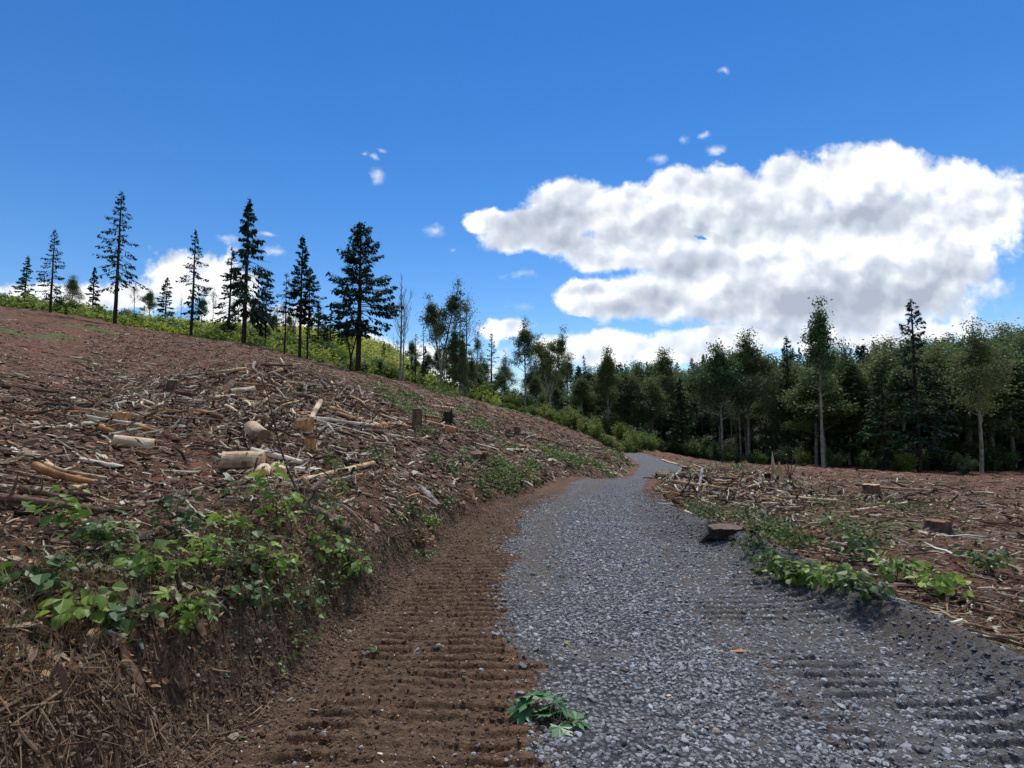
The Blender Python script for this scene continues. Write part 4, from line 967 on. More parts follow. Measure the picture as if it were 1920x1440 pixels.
PR['b'] = [proto('broadleaf_tree', broad_geo(**p), 'bark_grey', m_) for p, m_ in zip(bp_par, ('broad', 'broad_dark', 'broad_olive'))]
PR['t'] = [proto('bare_tree', broad_geo(seed=121, base=.4, width=3.0, limbs=14, leaves=700, tr=.16, up=1.8), 'bark_dead', 'broad_olive'),
           proto('bare_tree', broad_geo(seed=122, base=.5, width=2.4, limbs=10, leaves=0, tr=.14, up=2.0), 'bark_grey', 'broad')]
PR['s'] = [proto('shrub', shrub_geo(131), 'stem', 'shrub'), proto('shrub', shrub_geo(132, 1.9, .9), 'stem', 'shrub'), proto('shrub', shrub_geo(133, 1.5, 1.1, 2200), 'stem', 'shrub_yellow'), proto('shrub', shrub_geo(134, 1.8, 1.2, 3000), 'stem', 'broad_dark')]
for i, o in enumerate(PR['s']):
    for ch in o.children:
        if ch.name.startswith('crown'): ch.name = 'foliage'
        if ch.name.startswith('trunk'): ch.name = 'stems'
used = set()
def put(kind, i, px, Y, pt=None, hgt=None, label='', group='', cat=None, ws=1.0):
    a, _ = ray(px, HOR); X = a * Y; z = Hs(X, Y) - .12
    if pt is not None: hgt = at(px, pt, Y)[2] - z
    h0 = {'s': 1.75}.get(kind, 20.0); s = hgt / h0
    src = PR[kind][i]; loc = (X, Y, z); rz = R5.random() * 6.28; sc3 = (s * ws, s * ws, s)
    if (kind, i) in used:
        o = dup(src, loc, rz, sc3, label, group)
    else:
        used.add((kind, i)); o = src; o.location = loc; o.rotation_euler = (0, 0, rz); o.scale = sc3; o['label'] = label; o['group'] = group
    o['category'] = cat or {'c': 'fir tree', 'b': 'tree', 't': 'dead tree', 's': 'shrub'}[kind]
    return o
sky_line = lambda px: np.interp(px, [870, 950, 1010, 1070, 1120, 1170, 1230, 1300, 1400, 1500, 1700, 1920, 2300], [678, 680, 686, 692, 692, 690, 692, 698, 692, 682, 655, 640, 620])
# dark forest mass behind the field, right
nn = 0
for row, (Y0, n, dy) in enumerate([(112, 34, 22), (122, 40, 10), (136, 44, 2), (152, 44, -6), (172, 44, -14)]):
    for k in range(n):
        px = 866 + (2200 - 866) * (k + R5.random() * .9) / n
        Y = Y0 + R5.uniform(-6, 6) + (12 if px < 1000 else 0) - (22 if px > 1440 else 0) - (12 if px > 1650 else 0)
        kd = 'c' if R5.random() < (.55 if row > 1 else .28) else 'b'
        pt = sky_line(px) + dy + R5.uniform(-14, 24)
        if abs(px - 921) < 14 or abs(px - 965) < 12: pt = max(pt, 735)
        put(kd, int(R5.integers(3)), px, Y, pt, None, {'c': 'dark fir in the dense forest wall behind the field', 'b': 'dark leafy tree in the dense forest wall behind the field'}[kd],
            {'c': 'firs in the forest wall', 'b': 'leafy trees in the forest wall'}[kd], ws=R5.uniform(1.2, 1.7))
# thin pale trunks in front of the dark wall
for k, (px, Y, pt) in enumerate([(1270, 112, 760), (1288, 118, 770), (1318, 112, 740), (1300, 120, 775), (1372, 104, 700), (1380, 108, 720), (1228, 125, 790), (1164, 118, 720), (1427, 104, 790), (1010, 112, 725), (1020, 114, 730), (1450, 100, 760), (1560, 90, 720), (1650, 85, 730), (1782, 82, 720)]):
    put('t', k % 2, px, Y, pt, None, 'thin pale trunk standing in front of the dark forest wall', 'pale trunks before the forest wall', ws=.8)
# far wooded hill
for k in range(210):
    px = 1120 + 1000 * R5.random(); Y = 265 + 160 * R5.random()
    put('c', int(R5.integers(3)), px, Y, None, R5.uniform(15, 22), 'distant fir on the wooded hill above the forest wall', 'firs on the far hill', ws=1.25)
# trees between the hillside firs and the forest
for k in range(20):
    px = 765 + 6.5 * k + R5.uniform(-4, 4); Y = 96 + R5.uniform(0, 16)
    kd = ['b', 'c', 'b', 't'][k % 4]
    put(kd, int(R5.integers(2)), px, Y, R5.uniform(648, 690), None, 'small %s in the thicket around the forked cottonwood' % {'b': 'leafy tree', 'c': 'fir', 't': 'bare tree'}[kd], 'thicket trees around the forked cottonwood', ws=1.1)
# background trees high on the left
for k, (px, Y, pt, kd, i) in enumerate([(592, 120, 566, 'c', 0), (615, 118, 572, 'c', 1), (604, 126, 590, 'c', 2), (632, 130, 588, 'c', 1), (645, 126, 596, 'c', 0), (575, 128, 585, 'c', 0), (545, 125, 600, 'c', 1), (718, 135, 640, 'c', 2),
        (430, 135, 560, 't', 0), (440, 130, 552, 't', 1), (462, 134, 562, 't', 0), (475, 130, 575, 't', 0), (500, 132, 568, 't', 1), (512, 136, 572, 't', 0), (524, 131, 565, 't', 0), (538, 136, 575, 't', 1), (548, 133, 580, 't', 0), (487, 128, 560, 't', 0),
        (468, 126, 575, 'b', 0), (508, 126, 590, 'b', 1), (535, 128, 590, 'b', 0), (735, 150, 625, 't', 1), (742, 148, 634, 't', 0), (708, 150, 640, 't', 1), (728, 120, 640, 't', 0), (770, 118, 640, 'b', 1),
        (390, 130, 540, 't', 0), (370, 128, 560, 'b', 1), (330, 132, 550, 't', 1), (300, 126, 520, 'c', 2), (270, 130, 545, 'b', 0), (240, 130, 530, 't', 0), (160, 126, 500, 'c', 1), (120, 128, 520, 'b', 2), (30, 126, 480, 'c', 0), (-60, 120, 450, 'c', 2)]):
    nm = {'c': 'fir', 'b': 'leafy tree', 't': 'grey bare tree'}[kd]
    put(kd, i, px, Y, pt, None, '%s in the far thin row above the green hillside' % nm, 'row of trees above the green hillside', ws=1.15)
# thin saplings standing on the cut edge
for k, (px, Y, pt) in enumerate([(481, 90, 590), (610, 90, 625), (680, 90, 650), (716, 90, 628), (601, 91, 570)]):
    put('t', 1, px, Y, pt, None, 'thin bare sapling on the upper edge of the cut slope', 'saplings on the cut edge', ws=.5)
# shrubs along the brow and at the end of the track
sh = [(885, 88, 26), (900, 86, 22), (918, 85, 32), (940, 84, 26), (960, 84, 22), (980, 82, 30), (1000, 80, 34), (1018, 79, 46), (1034, 77, 40), (1050, 75, 40), (1064, 73, 48), (1078, 71, 52), (1092, 69, 50), (1105, 68, 44), (1118, 66, 50),
      (1133, 65, 58), (1146, 64, 46), (1158, 66, 36), (1176, 68, 36), (1190, 70, 40), (1206, 72, 44), (1218, 74, 38), (1182, 80, 44), (1235, 90, 26), (1165, 85, 60), (1110, 85, 66), (1070, 90, 60), (1020, 92, 60), (960, 95, 60), (905, 96, 50), (1290, 108, 26), (1320, 108, 30),
      (1340, 90, 50), (1362, 92, 34), (1378, 88, 26), (1412, 84, 34), (1425, 82, 28), (1440, 86, 26), (1470, 84, 40), (1500, 80, 40), (1560, 78, 44), (1620, 76, 40), (1700, 72, 44), (1800, 68, 50)]
for k, (px, Y, hp) in enumerate(sh):
    i = [0, 1, 2, 0, 1][k % 5] if px < 1225 else (3 if k % 3 else 1)
    where = 'on the brow of the slope left of the bend' if px < 1165 else ('where the track disappears' if px < 1240 else 'at the foot of the forest wall')
    hp = hp * (.7 if px < 1165 else .9); hp = min(hp, 38)
    put('s', i, px, Y, None, hp / FPX * Y, '%s shrub %s' % (['bright green', 'mid green', 'yellowish', 'dark green'][i], where), 'shrubs ' + where, ws=1.0)
for k in range(70):                                         # understorey filling the forest foot
    px = 880 + 1200 * (k + R5.random()) / 70; Y = 106 + R5.uniform(-2, 12) - (16 if px > 1440 else 0) - (14 if px > 1650 else 0)
    put('s', 3, px, Y, None, R5.uniform(2.2, 5), 'dark green shrub under the trees of the forest wall', 'shrubs under the forest wall', ws=1.1)
for k in range(46):                                         # bushes on the green hillside
    px = -150 + 900 * (k + R5.random()) / 46; Y = R5.uniform(92, 112)
    put('s', [0, 1, 3][k % 3], px, Y, None, R5.uniform(1.5, 3.2), '%s bush in the green belt behind the cut edge' % ['bright green', 'mid green', 'dark green'][[0, 1, 3][k % 3] if k % 3 < 2 else 2], 'bushes behind the cut edge', ws=1.2)
# ============================================================ logs, poles and stumps
RL_ = np.random.default_rng(91)
def make_log(A, B, r0, r1, mt, cut=None, name='log', label='', cat='log', group=None, n=12, seg=9, bend=.25, stubs=0, jit=.035, parts=True, lift=.75):
    A = np.array(A, float); B = np.array(B, float); A[2] += r0 * lift; B[2] += r1 * lift
    mid = (A + B) / 2; s = np.linspace(0, 1, seg)[:, None]
    P3 = A + (B - A) * s; d = nrm(B - A); side = nrm(np.cross(d, (0, 0, 1)))
    P3 = P3 + side * (np.sin(s * 3.14) * bend * r0 * RL_.uniform(-1, 1) * 3) + RL_.normal(0, .1 * r0, P3.shape) * (np.sin(s * 3.14))
    rad = np.linspace(r0, r1, seg) * (1 + RL_.normal(0, .012 if seg < 5 else .03, seg))
    g_ = Geo(); add_tube(g_, P3, rad, n, jit=jit, rg=RL_)
    if not (cut and parts):
        g_.F.append((np.array([list(range(n))]), 0)); g_.F.append((np.array([[(seg - 1) * n + q for q in reversed(range(n))]]), 0))
    for i in range(stubs):
        k = RL_.integers(1, seg - 1); dd = nrm(RL_.normal(0, 1, 3) + (0, 0, .6)); dd = nrm(dd - d * np.dot(dd, d) * .7)
        L = r0 * RL_.uniform(1.6, 5); add_tube(g_, [P3[k], P3[k] + dd * (rad[k] + L * .5), P3[k] + dd * (rad[k] + L) + (0, 0, .02)], [r0 * .3, r0 * .2, r0 * .08], 5)
    o = g_.build(name, M[mt], smooth=n < 16, loc=mid)
    if cut and parts:
        V = np.concatenate(g_.V)
        for e, k in ((0, 0), (1, seg - 1)):
            ring = V[k * n:(k + 1) * n] - mid; c = ring.mean(0); ax = d if e else -d
            ring2 = c + (ring - c) * .97 + ax * .004
            inner = c + (ring - c) * .5 + ax * (.004 + RL_.uniform(0, .01)); 
            VV = np.concatenate([ring, ring2, inner, [c + ax * .006]])
            j = np.arange(n); j2 = (j + 1) % n
            Q = np.concatenate([np.stack([j, j2, n + j2, n + j], 1), np.stack([n + j, n + j2, 2 * n + j2, 2 * n + j], 1)])
            Tr = np.stack([2 * n + j, 2 * n + j2, np.full(n, 3 * n)], 1)
            if not e: Q = Q; 
            cg = Geo(); cg.add(VV, Q); cg.F.append((Tr, 0)); cg.build('cut_face', M[cut], o)
    return tag(o, label, cat, group)
def plog(x0, y0, x1, y1, rpx, mt, cut, label, rpx1=None, lz0=0, lz1=0, **kw):
    a, b = rg(x0, y0), rg(x1, y1)
    # keep a log at one depth when its ends would fall at very different distances
    r0 = rpx / FPX * a[1]; r1 = (rpx1 if rpx1 else rpx * .85) / FPX * b[1]
    a[2] += lz0; b[2] += lz1
    return make_log(a, b, r0, r1, mt, cut, label=label, **kw)
def disc_log(px, py, Y, rpx, L, yaw, mt, cut, label, **kw):
    """a short log by centre pixel, length and heading"""
    c = rg(px, py) if Y is None else at(px, py, Y); r = rpx / FPX * c[1]
    d = np.array([math.cos(yaw), math.sin(yaw), 0]); a = c - d * L / 2; b = c + d * L / 2
    a[2] = Hs(a[0], a[1]); b[2] = Hs(b[0], b[1])
    return make_log(a, b, r, r * .96, mt, cut, label=label, n=28, **{**dict(jit=.012, seg=4), **kw})
UL = 'on the upper left slope'
disc_log(482, 826, None, 16, .5, -.75, 'wood_block', 'cut_brown', 'thick short peeled log round with a dull brown end, left of the brown stump', bend=0, lift=.9)
disc_log(455, 880, None, 20, .5, .35, 'wood_block', 'cut_orange', 'fattest pale log at the left edge, behind the leafy shoots', bend=0, lift=.7, jit=.02)
disc_log(492, 899, None, 14, .3, -1.25, 'wood_pale', 'cut_orange', 'short log showing an orange round end, left one of the two behind the leaves', bend=0)
disc_log(520, 893, None, 14, .3, -1.05, 'wood_pale', 'cut_orange', 'short log showing an orange round end, right one of the two behind the leaves', bend=0)
plog(470, 862, 567, 872, 6.2, 'wood_white', 'cut_pale', 'white stripped pole, the upper of two lying side by side at left', lz0=.10, bend=.4, stubs=2)
plog(500, 884, 600, 887, 6.4, 'wood_white', 'cut_pale', 'white stripped pole, the lower of two lying side by side at left', bend=.3, stubs=2)
plog(568, 906, 700, 877, 6.6, 'wood_yellow', 'cut_orange', 'yellowish peeled log with a cut orange end lying across the litter', rpx1=4.6, bend=.5, stubs=3, lz1=.05)
disc_log(455, 738, None, 7, .7, -2.4, 'wood_pale', 'cut_brown', 'short peeled log with a dark end below the brush pile at upper left', bend=0)
disc_log(430, 729, None, 7, .6, -1.4, 'bark_brown', 'cut_orange', 'small log with an orange end at the left edge below the brush pile', bend=0)
plog(550, 774, 592, 779, 5.5, 'wood_grey', 'cut_brown', 'grey log behind the brown stump', bend=.2)
plog(582, 790, 601, 770, 5.5, 'wood_pale', 'cut_pale', 'broken white tipped log propped beside the brown stump', lz1=.22, bend=0)
plog(596, 783, 640, 792, 5, 'wood_brown', 'cut_orange', 'dark log running right from behind the brown stump', bend=.2)
plog(625, 803, 722, 811, 3.2, 'wood_brown', None, 'long dark log right of the brown stump', bend=.6, stubs=4)
disc_log(719, 806, None, 7.5, .35, -1.25, 'wood_orange', 'cut_orange', 'orange round log end next to pale split chunks', bend=0)
disc_log(735, 803, None, 6, .3, .3, 'wood_pale', 'cut_pale', 'pale split chunk, nearer to the orange round log end', bend=0, jit=.12)
disc_log(748, 802, None, 6, .3, .9, 'wood_pale', 'cut_pale', 'pale split chunk left of the upright sawn stump', bend=0, jit=.12)
plog(662, 752, 682, 774, 4, 'wood_grey', 'cut_pale', 'grey log lying downhill at the end of the middle brush pile', bend=.1)
plog(672, 738, 684, 764, 2.2, 'wood_grey', None, 'thin grey pole leaning on the middle brush pile', lz0=.35, bend=.1, name='pole', cat='pole')
plog(787, 923, 820, 957, 8.2, 'birch', 'cut_brown', 'mottled grey bark log with a sawn end lying near the road bank', bend=.1, rpx1=9)
plog(800, 809, 888, 832, 2.4, 'wood_pale', None, 'long pale pole running down the slope from the upright stump', bend=.5, name='pole', cat='pole')
plog(886, 832, 935, 846, 2.2, 'wood_pale', None, 'lower end piece of the long pale pole on the slope', bend=.4, name='pole', cat='pole')
plog(850, 806, 908, 820, 2.6, 'wood_grey', None, 'grey brown pole behind the orange topped stump', bend=.5, name='pole', cat='pole')
plog(910, 824, 952, 840, 2.0, 'wood_pale', None, 'thin pale pole left of the pair of stacked poles', bend=.4, name='pole', cat='pole')
plog(945, 831, 996, 841, 2.8, 'wood_yellow', None, 'yellow brown pole, upper one of those lying above the weeds', bend=.3, name='pole', cat='pole')
plog(948, 845, 981, 845, 2.6, 'wood_white', 'cut_pale', 'pale pole, left half of the lower pair above the weeds', bend=.1, name='pole', cat='pole')
plog(986, 846, 1016, 848, 2.6, 'wood_pale', 'cut_pale', 'pale pole, right half of the lower pair above the weeds', bend=.1, name='pole', cat='pole')
plog(1003, 866, 1049, 868, 1.8, 'wood_pale', None, 'thin pale pole lying just above the cut bank of the track', bend=.3, name='pole', cat='pole')
plog(784, 856, 838, 861, 1.4, 'wood_orange', None, 'thin reddish pole below the upright sawn stump', bend=.5, name='pole', cat='pole')
plog(812, 763, 850, 766, 2.0, 'wood_pale', None, 'pale pole behind the dark root stump', bend=.3, name='pole', cat='pole')
plog(838, 759, 862, 768, 2.6, 'wood_orange', None, 'orange split slab above the dark root stump', bend=.0, name='split_log', cat='split log', jit=.15)
plog(636, 711, 666, 713, 1.6, 'wood_orange', None, 'short orange pole on the smooth brown upper slope', bend=.2, name='pole', cat='pole')
plog(672, 712, 700, 716, 1.6, 'wood_orange', None, 'orange pole right of the short one on the smooth upper slope', bend=.2, name='pole', cat='pole')
plog(484, 681, 508, 690, 1.1, 'wood_pale', None, 'thin pale stick at the left foot of the hillside firs', bend=.5, name='pole', cat='pole')
plog(420, 937, 500, 942, 4.5, 'birch', None, 'white barked log half hidden by the leafy shoots at left', bend=.4)
plog(556, 952, 650, 1010, 10, 'bark_brown', None, 'decayed dark log running down to the bank between the leafy shoots', rpx1=12, bend=.5, stubs=3, jit=.12)
plog(588, 965, 605, 922, 5, 'wood_brown', None, 'crooked brown branch standing out of the litter above the decayed log', lz1=.12, bend=1.6, stubs=2, name='branch', cat='branch')
plog(575, 742, 606, 757, 2.4, 'wood_pale', None, 'pale pole end poking from the right flank of the brush pile', bend=.2, name='pole', cat='pole')
plog(625, 760, 650, 738, 1.2, 'wood_grey', None, 'thin grey branch rising between the brush piles', lz1=.3, bend=.5, name='branch', cat='branch')
# splinters and slabs
def splinter(px, py, Lpx, wpx, yaw, mt, label, pitch=-.25):
    c = rg(px, py); L = Lpx / FPX * c[1]; w2 = wpx / FPX * c[1]
    k = 9; s = np.linspace(-.5, .5, k); 
    up = w2 * (.5 + .12 * RL_.normal(0, 1, k)) * (1 - (np.abs(s) * 2) ** 3 * .8); dn = w2 * (.5 + .12 * RL_.normal(0, 1, k)) * (1 - (np.abs(s) * 2) ** 3 * .8)
    t = w2 * .35; z = .03 * L * np.sin(s * 6)
    V = np.concatenate([np.stack([s * L, up, z + t], 1), np.stack([s * L, -dn, z + t * .8], 1), np.stack([s * L, -dn * .8, z], 1), np.stack([s * L, up * .8, z], 1)])
    j = np.arange(k - 1); F = np.concatenate([np.stack([a * k + j, a * k + j + 1, b * k + j + 1, b * k + j], 1) for a, b in ((1, 0), (2, 1), (3, 2), (0, 3))])
    F = np.concatenate([F, [[0, k, 2 * k, 3 * k]], [[k - 1, 4 * k - 1, 3 * k - 1, 2 * k - 1]]])
    g_ = Geo(); g_.add(V, F); o = g_.build('wood_splinter', M[mt]); o.location = c + (0, 0, .02); o.rotation_euler = (RL_.normal(0, .15), pitch, yaw)
    return tag(o, label, 'wood splinter')
splinter(770, 872, 24, 7, 1.0, 'wood_white', 'pale torn splinter below the upright sawn stump')
splinter(665, 897, 34, 8, .1, 'wood_orange', 'reddish slab lying beside the yellowish peeled log')
splinter(745, 836, 34, 9, -.25, 'wood_orange', 'flat orange slab below the pale split chunks')
splinter(794, 824, 24, 5, .35, 'wood_pale', 'pale slab on the left end of the long pale pole')
splinter(855, 903, 18, 7, .6, 'wood_pale', 'pale splinter, lower of the pair above the bank')
splinter(864, 894, 16, 6, -.6, 'wood_white', 'pale splinter, upper of the pair above the bank')
splinter(857, 913, 18, 6, -.7, 'wood_pale', 'tan splinter just under the pale pair above the bank')
splinter(731, 870, 18, 5, .4, 'wood_white', 'small whitish piece right of the yellowish peeled log')
splinter(768, 937, 40, 16, .0, 'wood_orange', 'wide tan bark slab left of the mottled grey log')
splinter(758, 835, 18, 6, .2, 'wood_orange', 'rusty splinter beside the flat orange slab')
splinter(740, 1010, 30, 10, .5, 'wood_brown', 'brown bark slab on the slope above the road bank')
splinter(450, 716, 20, 6, 1.3, 'wood_white', 'pale torn piece left of the brush pile', -.9)
splinter(477, 697, 16, 6, .9, 'wood_white', 'pale torn piece on top of the brush pile', -.5)
splinter(508, 693, 22, 5, -.3, 'wood_white', 'long white piece crowning the brush pile', -.1)
splinter(492, 722, 16, 5, -.7, 'wood_pale', 'pale piece on the near face of the brush pile', .3)

def stump(px, py, rpx, hpx, mt, cut, label, flare=.6, rough=.12, tilt=0.0, spikes=None, n=26, notch=None, name='stump', cat='tree stump', hollow=False):
    c = rg(px, py); r = rpx / FPX * c[1]; h = hpx / FPX * c[1]; c = c + np.array([0, r * .6, 0]); c[2] = Hs(c[0], c[1]) - .05
    lv = np.array([0, .12, .3, .6, .85, 1.0]); th = np.arange(n) / n * 6.283
    lob = RL_.normal(0, 1, n); lob = (lob + np.roll(lob, 1) + np.roll(lob, -1)) / 2
    V = []
    for t in lv:
        fl = 1 + flare * (1 - t) ** 3 * (1 + .6 * lob * rough * 4)
        rr = r * fl * (1 + rough * .5 * lob + RL_.normal(0, rough * .25, n))
        z = (h + .05) * t * np.ones(n)
        if t == 1: z += tilt * r * np.cos(th) + (RL_.normal(0, rough * .3 * r, n))
        if t == 1 and notch is not None: z -= h * .35 * np.exp(-((th - notch) / .5) ** 2)
        V.append(np.stack([rr * np.cos(th), rr * np.sin(th), z], 1))
    V = np.concatenate(V); i = np.arange(len(lv) - 1)[:, None] * n; j = np.arange(n)[None]; j2 = (j + 1) % n
    F = np.stack([i + j, i + j2, i + n + j2, i + n + j], -1).reshape(-1, 4)
    g_ = Geo(); g_.add(V, F)
    for k in range(int(4 + flare * 4)):                       # roots
        a = RL_.random() * 6.28; L = r * RL_.uniform(1.0, 1.9) * (.7 + flare)
        p0 = np.array([math.cos(a) * r * .8, math.sin(a) * r * .8, h * .12]); p1 = np.array([math.cos(a) * (r + L * .5), math.sin(a) * (r + L * .5), .0]); p2 = np.array([math.cos(a + .2) * (r + L), math.sin(a + .2) * (r + L), -.12])
        for q in (p1, p2): q[2] += Hs(c[0] + q[0], c[1] + q[1]) - c[2] - (.0)
        add_tube(g_, [p0, p1, p2], [r * .3, r * .18, r * .06], 6, jit=.1, rg=RL_)
    if spikes:
        for (dx, hh, w2, dp) in spikes:
            p = np.array([dx * r, dp * r, h * .6]); top = p + (dx * r * .15, 0, hh * h)
            add_tube(g_, [p, (p + top) / 2 + RL_.normal(0, .02, 3), top], [w2 * r, w2 * r * .9, w2 * r * .12], 6, jit=.15, rg=RL_)
    o = g_.build(name, M[mt], smooth=False); o.location = c
    if cut:
        top = V[-n:]; cc_ = top.mean(0); k1 = cc_ + (top - cc_) * .96 + (0, 0, .004); k2 = cc_ + (top - cc_) * .5 + (0, 0, .006 - (.3 * h if hollow else 0)); jj = np.arange(n); jn = (jj + 1) % n
        cg = Geo(); cg.add(np.concatenate([top, k1, k2, [cc_ + (0, 0, .007 - (.45 * h if hollow else 0))]]), np.concatenate([np.stack([jj, jn, n + jn, n + jj], 1), np.stack([n + jj, n + jn, 2 * n + jn, 2 * n + jj], 1)]))
        cg.F.append((np.stack([2 * n + jj, 2 * n + jn, np.full(n, 3 * n)], 1), 0)); cg.build('cut_face', M[cut], o)
    return tag(o, label, cat)
stump(567, 812, 17, 27, 'wood_orange', 'cut_brown', 'brown stump with streaked orange sides and a split front, left of centre', .5, .22, notch=4.6)
stump(579, 848, 9, 24, 'wood_orange', 'cut_brown', 'small ragged stump right under the streaked brown one', .6, .3, hollow=True)
stump(781, 812, 8.5, 46, 'bark_brown', 'cut_pale', 'upright sawn stump, tall and narrow like a post', .25, .05)
stump(844, 814, 10, 14, 'wood_orange', 'cut_orange', 'short stump with a bright orange sawn top', .1, .05, tilt=-.25)
stump(840, 794, 8, 20, 'bark_dark', None, 'dark ragged root stump behind the orange topped one', .9, .35, spikes=[(-.7, .6, .3, 0), (.6, 1.0, .3, 0), (1.2, .3, .25, .2)])
stump(901, 866, 17, 17, 'bark_brown', 'cut_brown', 'wide brown stump overgrown at the foot of the slope', .7, .25, notch=3.9)
stump(970, 814, 6, 13, 'bark_brown', 'cut_pale', 'small grey stump among pale chips on the mid slope', .4, .15)
stump(979, 899, 6, 13, 'bark_brown', 'cut_brown', 'small leaning brown stump among the weeds by the bank', .4, .2, tilt=.3)
stump(879, 929, 8, 11, 'wood_orange', 'cut_brown', 'broken reddish stump piece at the road bank', .5, .3)
stump(1139, 863, 6, 12, 'wood_orange', None, 'rusty stump above the bank where the track narrows', .6, .3)
stump(1250, 900, 17, 14, 'bark_dark', 'cut_brown', 'dark wide stump with a notch beside the bend of the track', .9, .25, notch=4.4)
stump(1366, 1003, 30, 11, 'bark_dark', 'cut_dull', 'low broad stump at the right edge of the track, ringed by weeds', .12, .12)
stump(1460, 912, 9.5, 30, 'wood_splint', None, 'splintered stump with two jagged upright spikes', .3, .2, spikes=[(-.65, 1.65, .38, 0), (.55, 1.0, .5, 0), (.0, .5, .4, .4)])
stump(1448, 908, 9, 18, 'bark_dark', None, 'dark stump block standing behind the splintered one', .5, .3)
stump(1320, 918, 14, 22, 'wood_brown', None, 'torn root wad with pale splinters right of the notched stump', .9, .4, spikes=[(-.6, .9, .3, 0), (.5, .8, .3, -.3), (1.1, .4, .2, 0)], name='root_wad', cat='root wad')
stump(1392, 908, 11, 16, 'wood_brown', None, 'second torn root wad, in the debris left of the splintered stump', .9, .4, spikes=[(-.9, .7, .25, 0), (.3, 1.1, .22, -.3), (1.2, .3, .2, 0), (.8, .9, .12, .3)], name='root_wad', cat='root wad')
stump(1285, 884, 5, 9, 'bark_brown', 'cut_orange', 'small stump behind the notched one right of the track', .4, .2)
stump(1640, 930, 14, 20, 'bark_brown', 'cut_orange', 'sawn stump on the open flat far right', .5, .1)
stump(1770, 1000, 20, 20, 'bark_brown', 'cut_brown', 'low brown stump near the right side of the flat', .5, .15)
stump(220, 800, 14, 26, 'wood_orange', 'cut_orange', 'sawn orange stump on the far left slope', .5, .15)
stump(320, 730, 8, 16, 'bark_brown', 'cut_pale', 'small stump high on the far left slope', .5, .15)
# right side poles
plog(1283, 922, 1304, 910, 4.2, 'birch', 'cut_pale', 'mottled log leaning into the torn root wad', lz1=.15, bend=.1)
plog(1306, 930, 1317, 912, 3, 'birch', None, 'upright mottled limb in front of the root wad', lz1=.5, bend=.2, name='branch', cat='branch')
plog(1342, 904, 1393, 901, 3.4, 'wood_orange', None, 'orange brown log lying across the flat right of the root wad', bend=.4, stubs=2)
plog(1397, 939, 1472, 930, 2.6, 'wood_white', None, 'white pole lying below the splintered stump', bend=.3, name='pole', cat='pole')
plog(1442, 942, 1466, 956, 2.4, 'wood_pale', None, 'short pale pole crossing below the white one', bend=.3, name='pole', cat='pole')
plog(1397, 948, 1424, 954, 2, 'wood_pale', None, 'short pale stick left of the crossing pole', bend=.3, name='pole', cat='pole')
plog(1242, 864, 1273, 873, 2, 'wood_pale', None, 'pale pole in the far cut area above the bend', bend=.2, name='pole', cat='pole')
plog(1300, 872, 1330, 884, 1.5, 'wood_pale', None, 'thin pole in the far cut area behind the root wad', bend=.3, name='pole', cat='pole')
plog(1340, 910, 1400, 918, 2, 'wood_brown', None, 'dark pole in front of the orange brown log', bend=.6, name='pole', cat='pole')
plog(1286, 941, 1299, 944, 2.4, 'wood_orange', None, 'short orange piece of wood near the mottled limb', bend=0, name='wood_piece', cat='wood piece')
plog(1600, 960, 1700, 945, 3, 'wood_pale', None, 'pale pole on the open flat far right', bend=.4, name='pole', cat='pole')
plog(1560, 1020, 1640, 1040, 4, 'wood_grey', None, 'grey pole near the right end of the weeds', bend=.4, name='pole', cat='pole')
plog(150, 866, 230, 880, 5, 'wood_white', 'cut_pale', 'white stripped pole on the far left slope', bend=.4, stubs=2)
plog(80, 930, 160, 915, 6, 'wood_yellow', 'cut_orange', 'yellow peeled log on the far left slope', bend=.4, stubs=2)
plog(260, 780, 380, 790, 4, 'wood_grey', None, 'grey log on the left slope beyond the thick rounds', bend=.4, stubs=2)
disc_log(250, 840, None, 12, .45, .5, 'wood_pale', 'cut_orange', 'thick pale log round on the far left slope', bend=0)

# loose branches in the brush piles: one object each
def brush(name, spots, group, label, dmin=.02, dmax=.055):
    for (px, py, sx_, sy_, n, hz) in spots:
        for k in range(n):
            x = px + RL_.normal(0, sx_ * .5); y = py + RL_.normal(0, sy_ * .5); c = rg(x, y)
            if xl(c[1]) - .3 < c[0] < xr(c[1]) + .5: continue
            L = (.22 + 1.1 * RL_.random() ** 1.8) * (1 if c[1] < 14 else 1.35); yaw = RL_.choice([RL_.normal(-.1, .7), RL_.random() * 6.28], p=[.4, .6]); d = np.array([math.cos(yaw), math.sin(yaw), 0])
            a = c - d * L / 2; b = c + d * L / 2
            for q in (a, b): q[2] = Hs(q[0], q[1]) + abs(RL_.normal(0, hz)) + RL_.random() * .05
            r = RL_.uniform(dmin, dmax) * (1 if c[1] < 14 else 1.3)
            mt = RL_.choice(['wood_pale', 'wood_grey', 'wood_brown', 'wood_white', 'wood_orange', 'wood_yellow'], p=[.16, .20, .34, .06, .14, .10])
            make_log(a, b, r, r * RL_.uniform(.4, .9), mt, None, name='branch', label=label, cat='branch', group=group, n=6, seg=5, bend=1.3, jit=.1, stubs=int(RL_.integers(0, 3)), parts=False)
brush('branch', [(500, 708, 90, 24, 46, .30), (580, 735, 60, 22, 16, .2)], 'branches in the upper left brush pile', 'broken branch lying in the upper left brush pile')
brush('branch', [(470, 765, 90, 18, 34, .08), (560, 785, 110, 18, 14, .06)], 'branches in the band below the brush pile', 'broken branch in the band of debris above the thick pale rounds')
brush('branch', [(670, 765, 60, 24, 18, .18), (650, 800, 110, 16, 16, .06), (770, 800, 60, 14, 8, .05)], 'branches in the middle brush pile', 'broken branch in the debris around the orange log end')
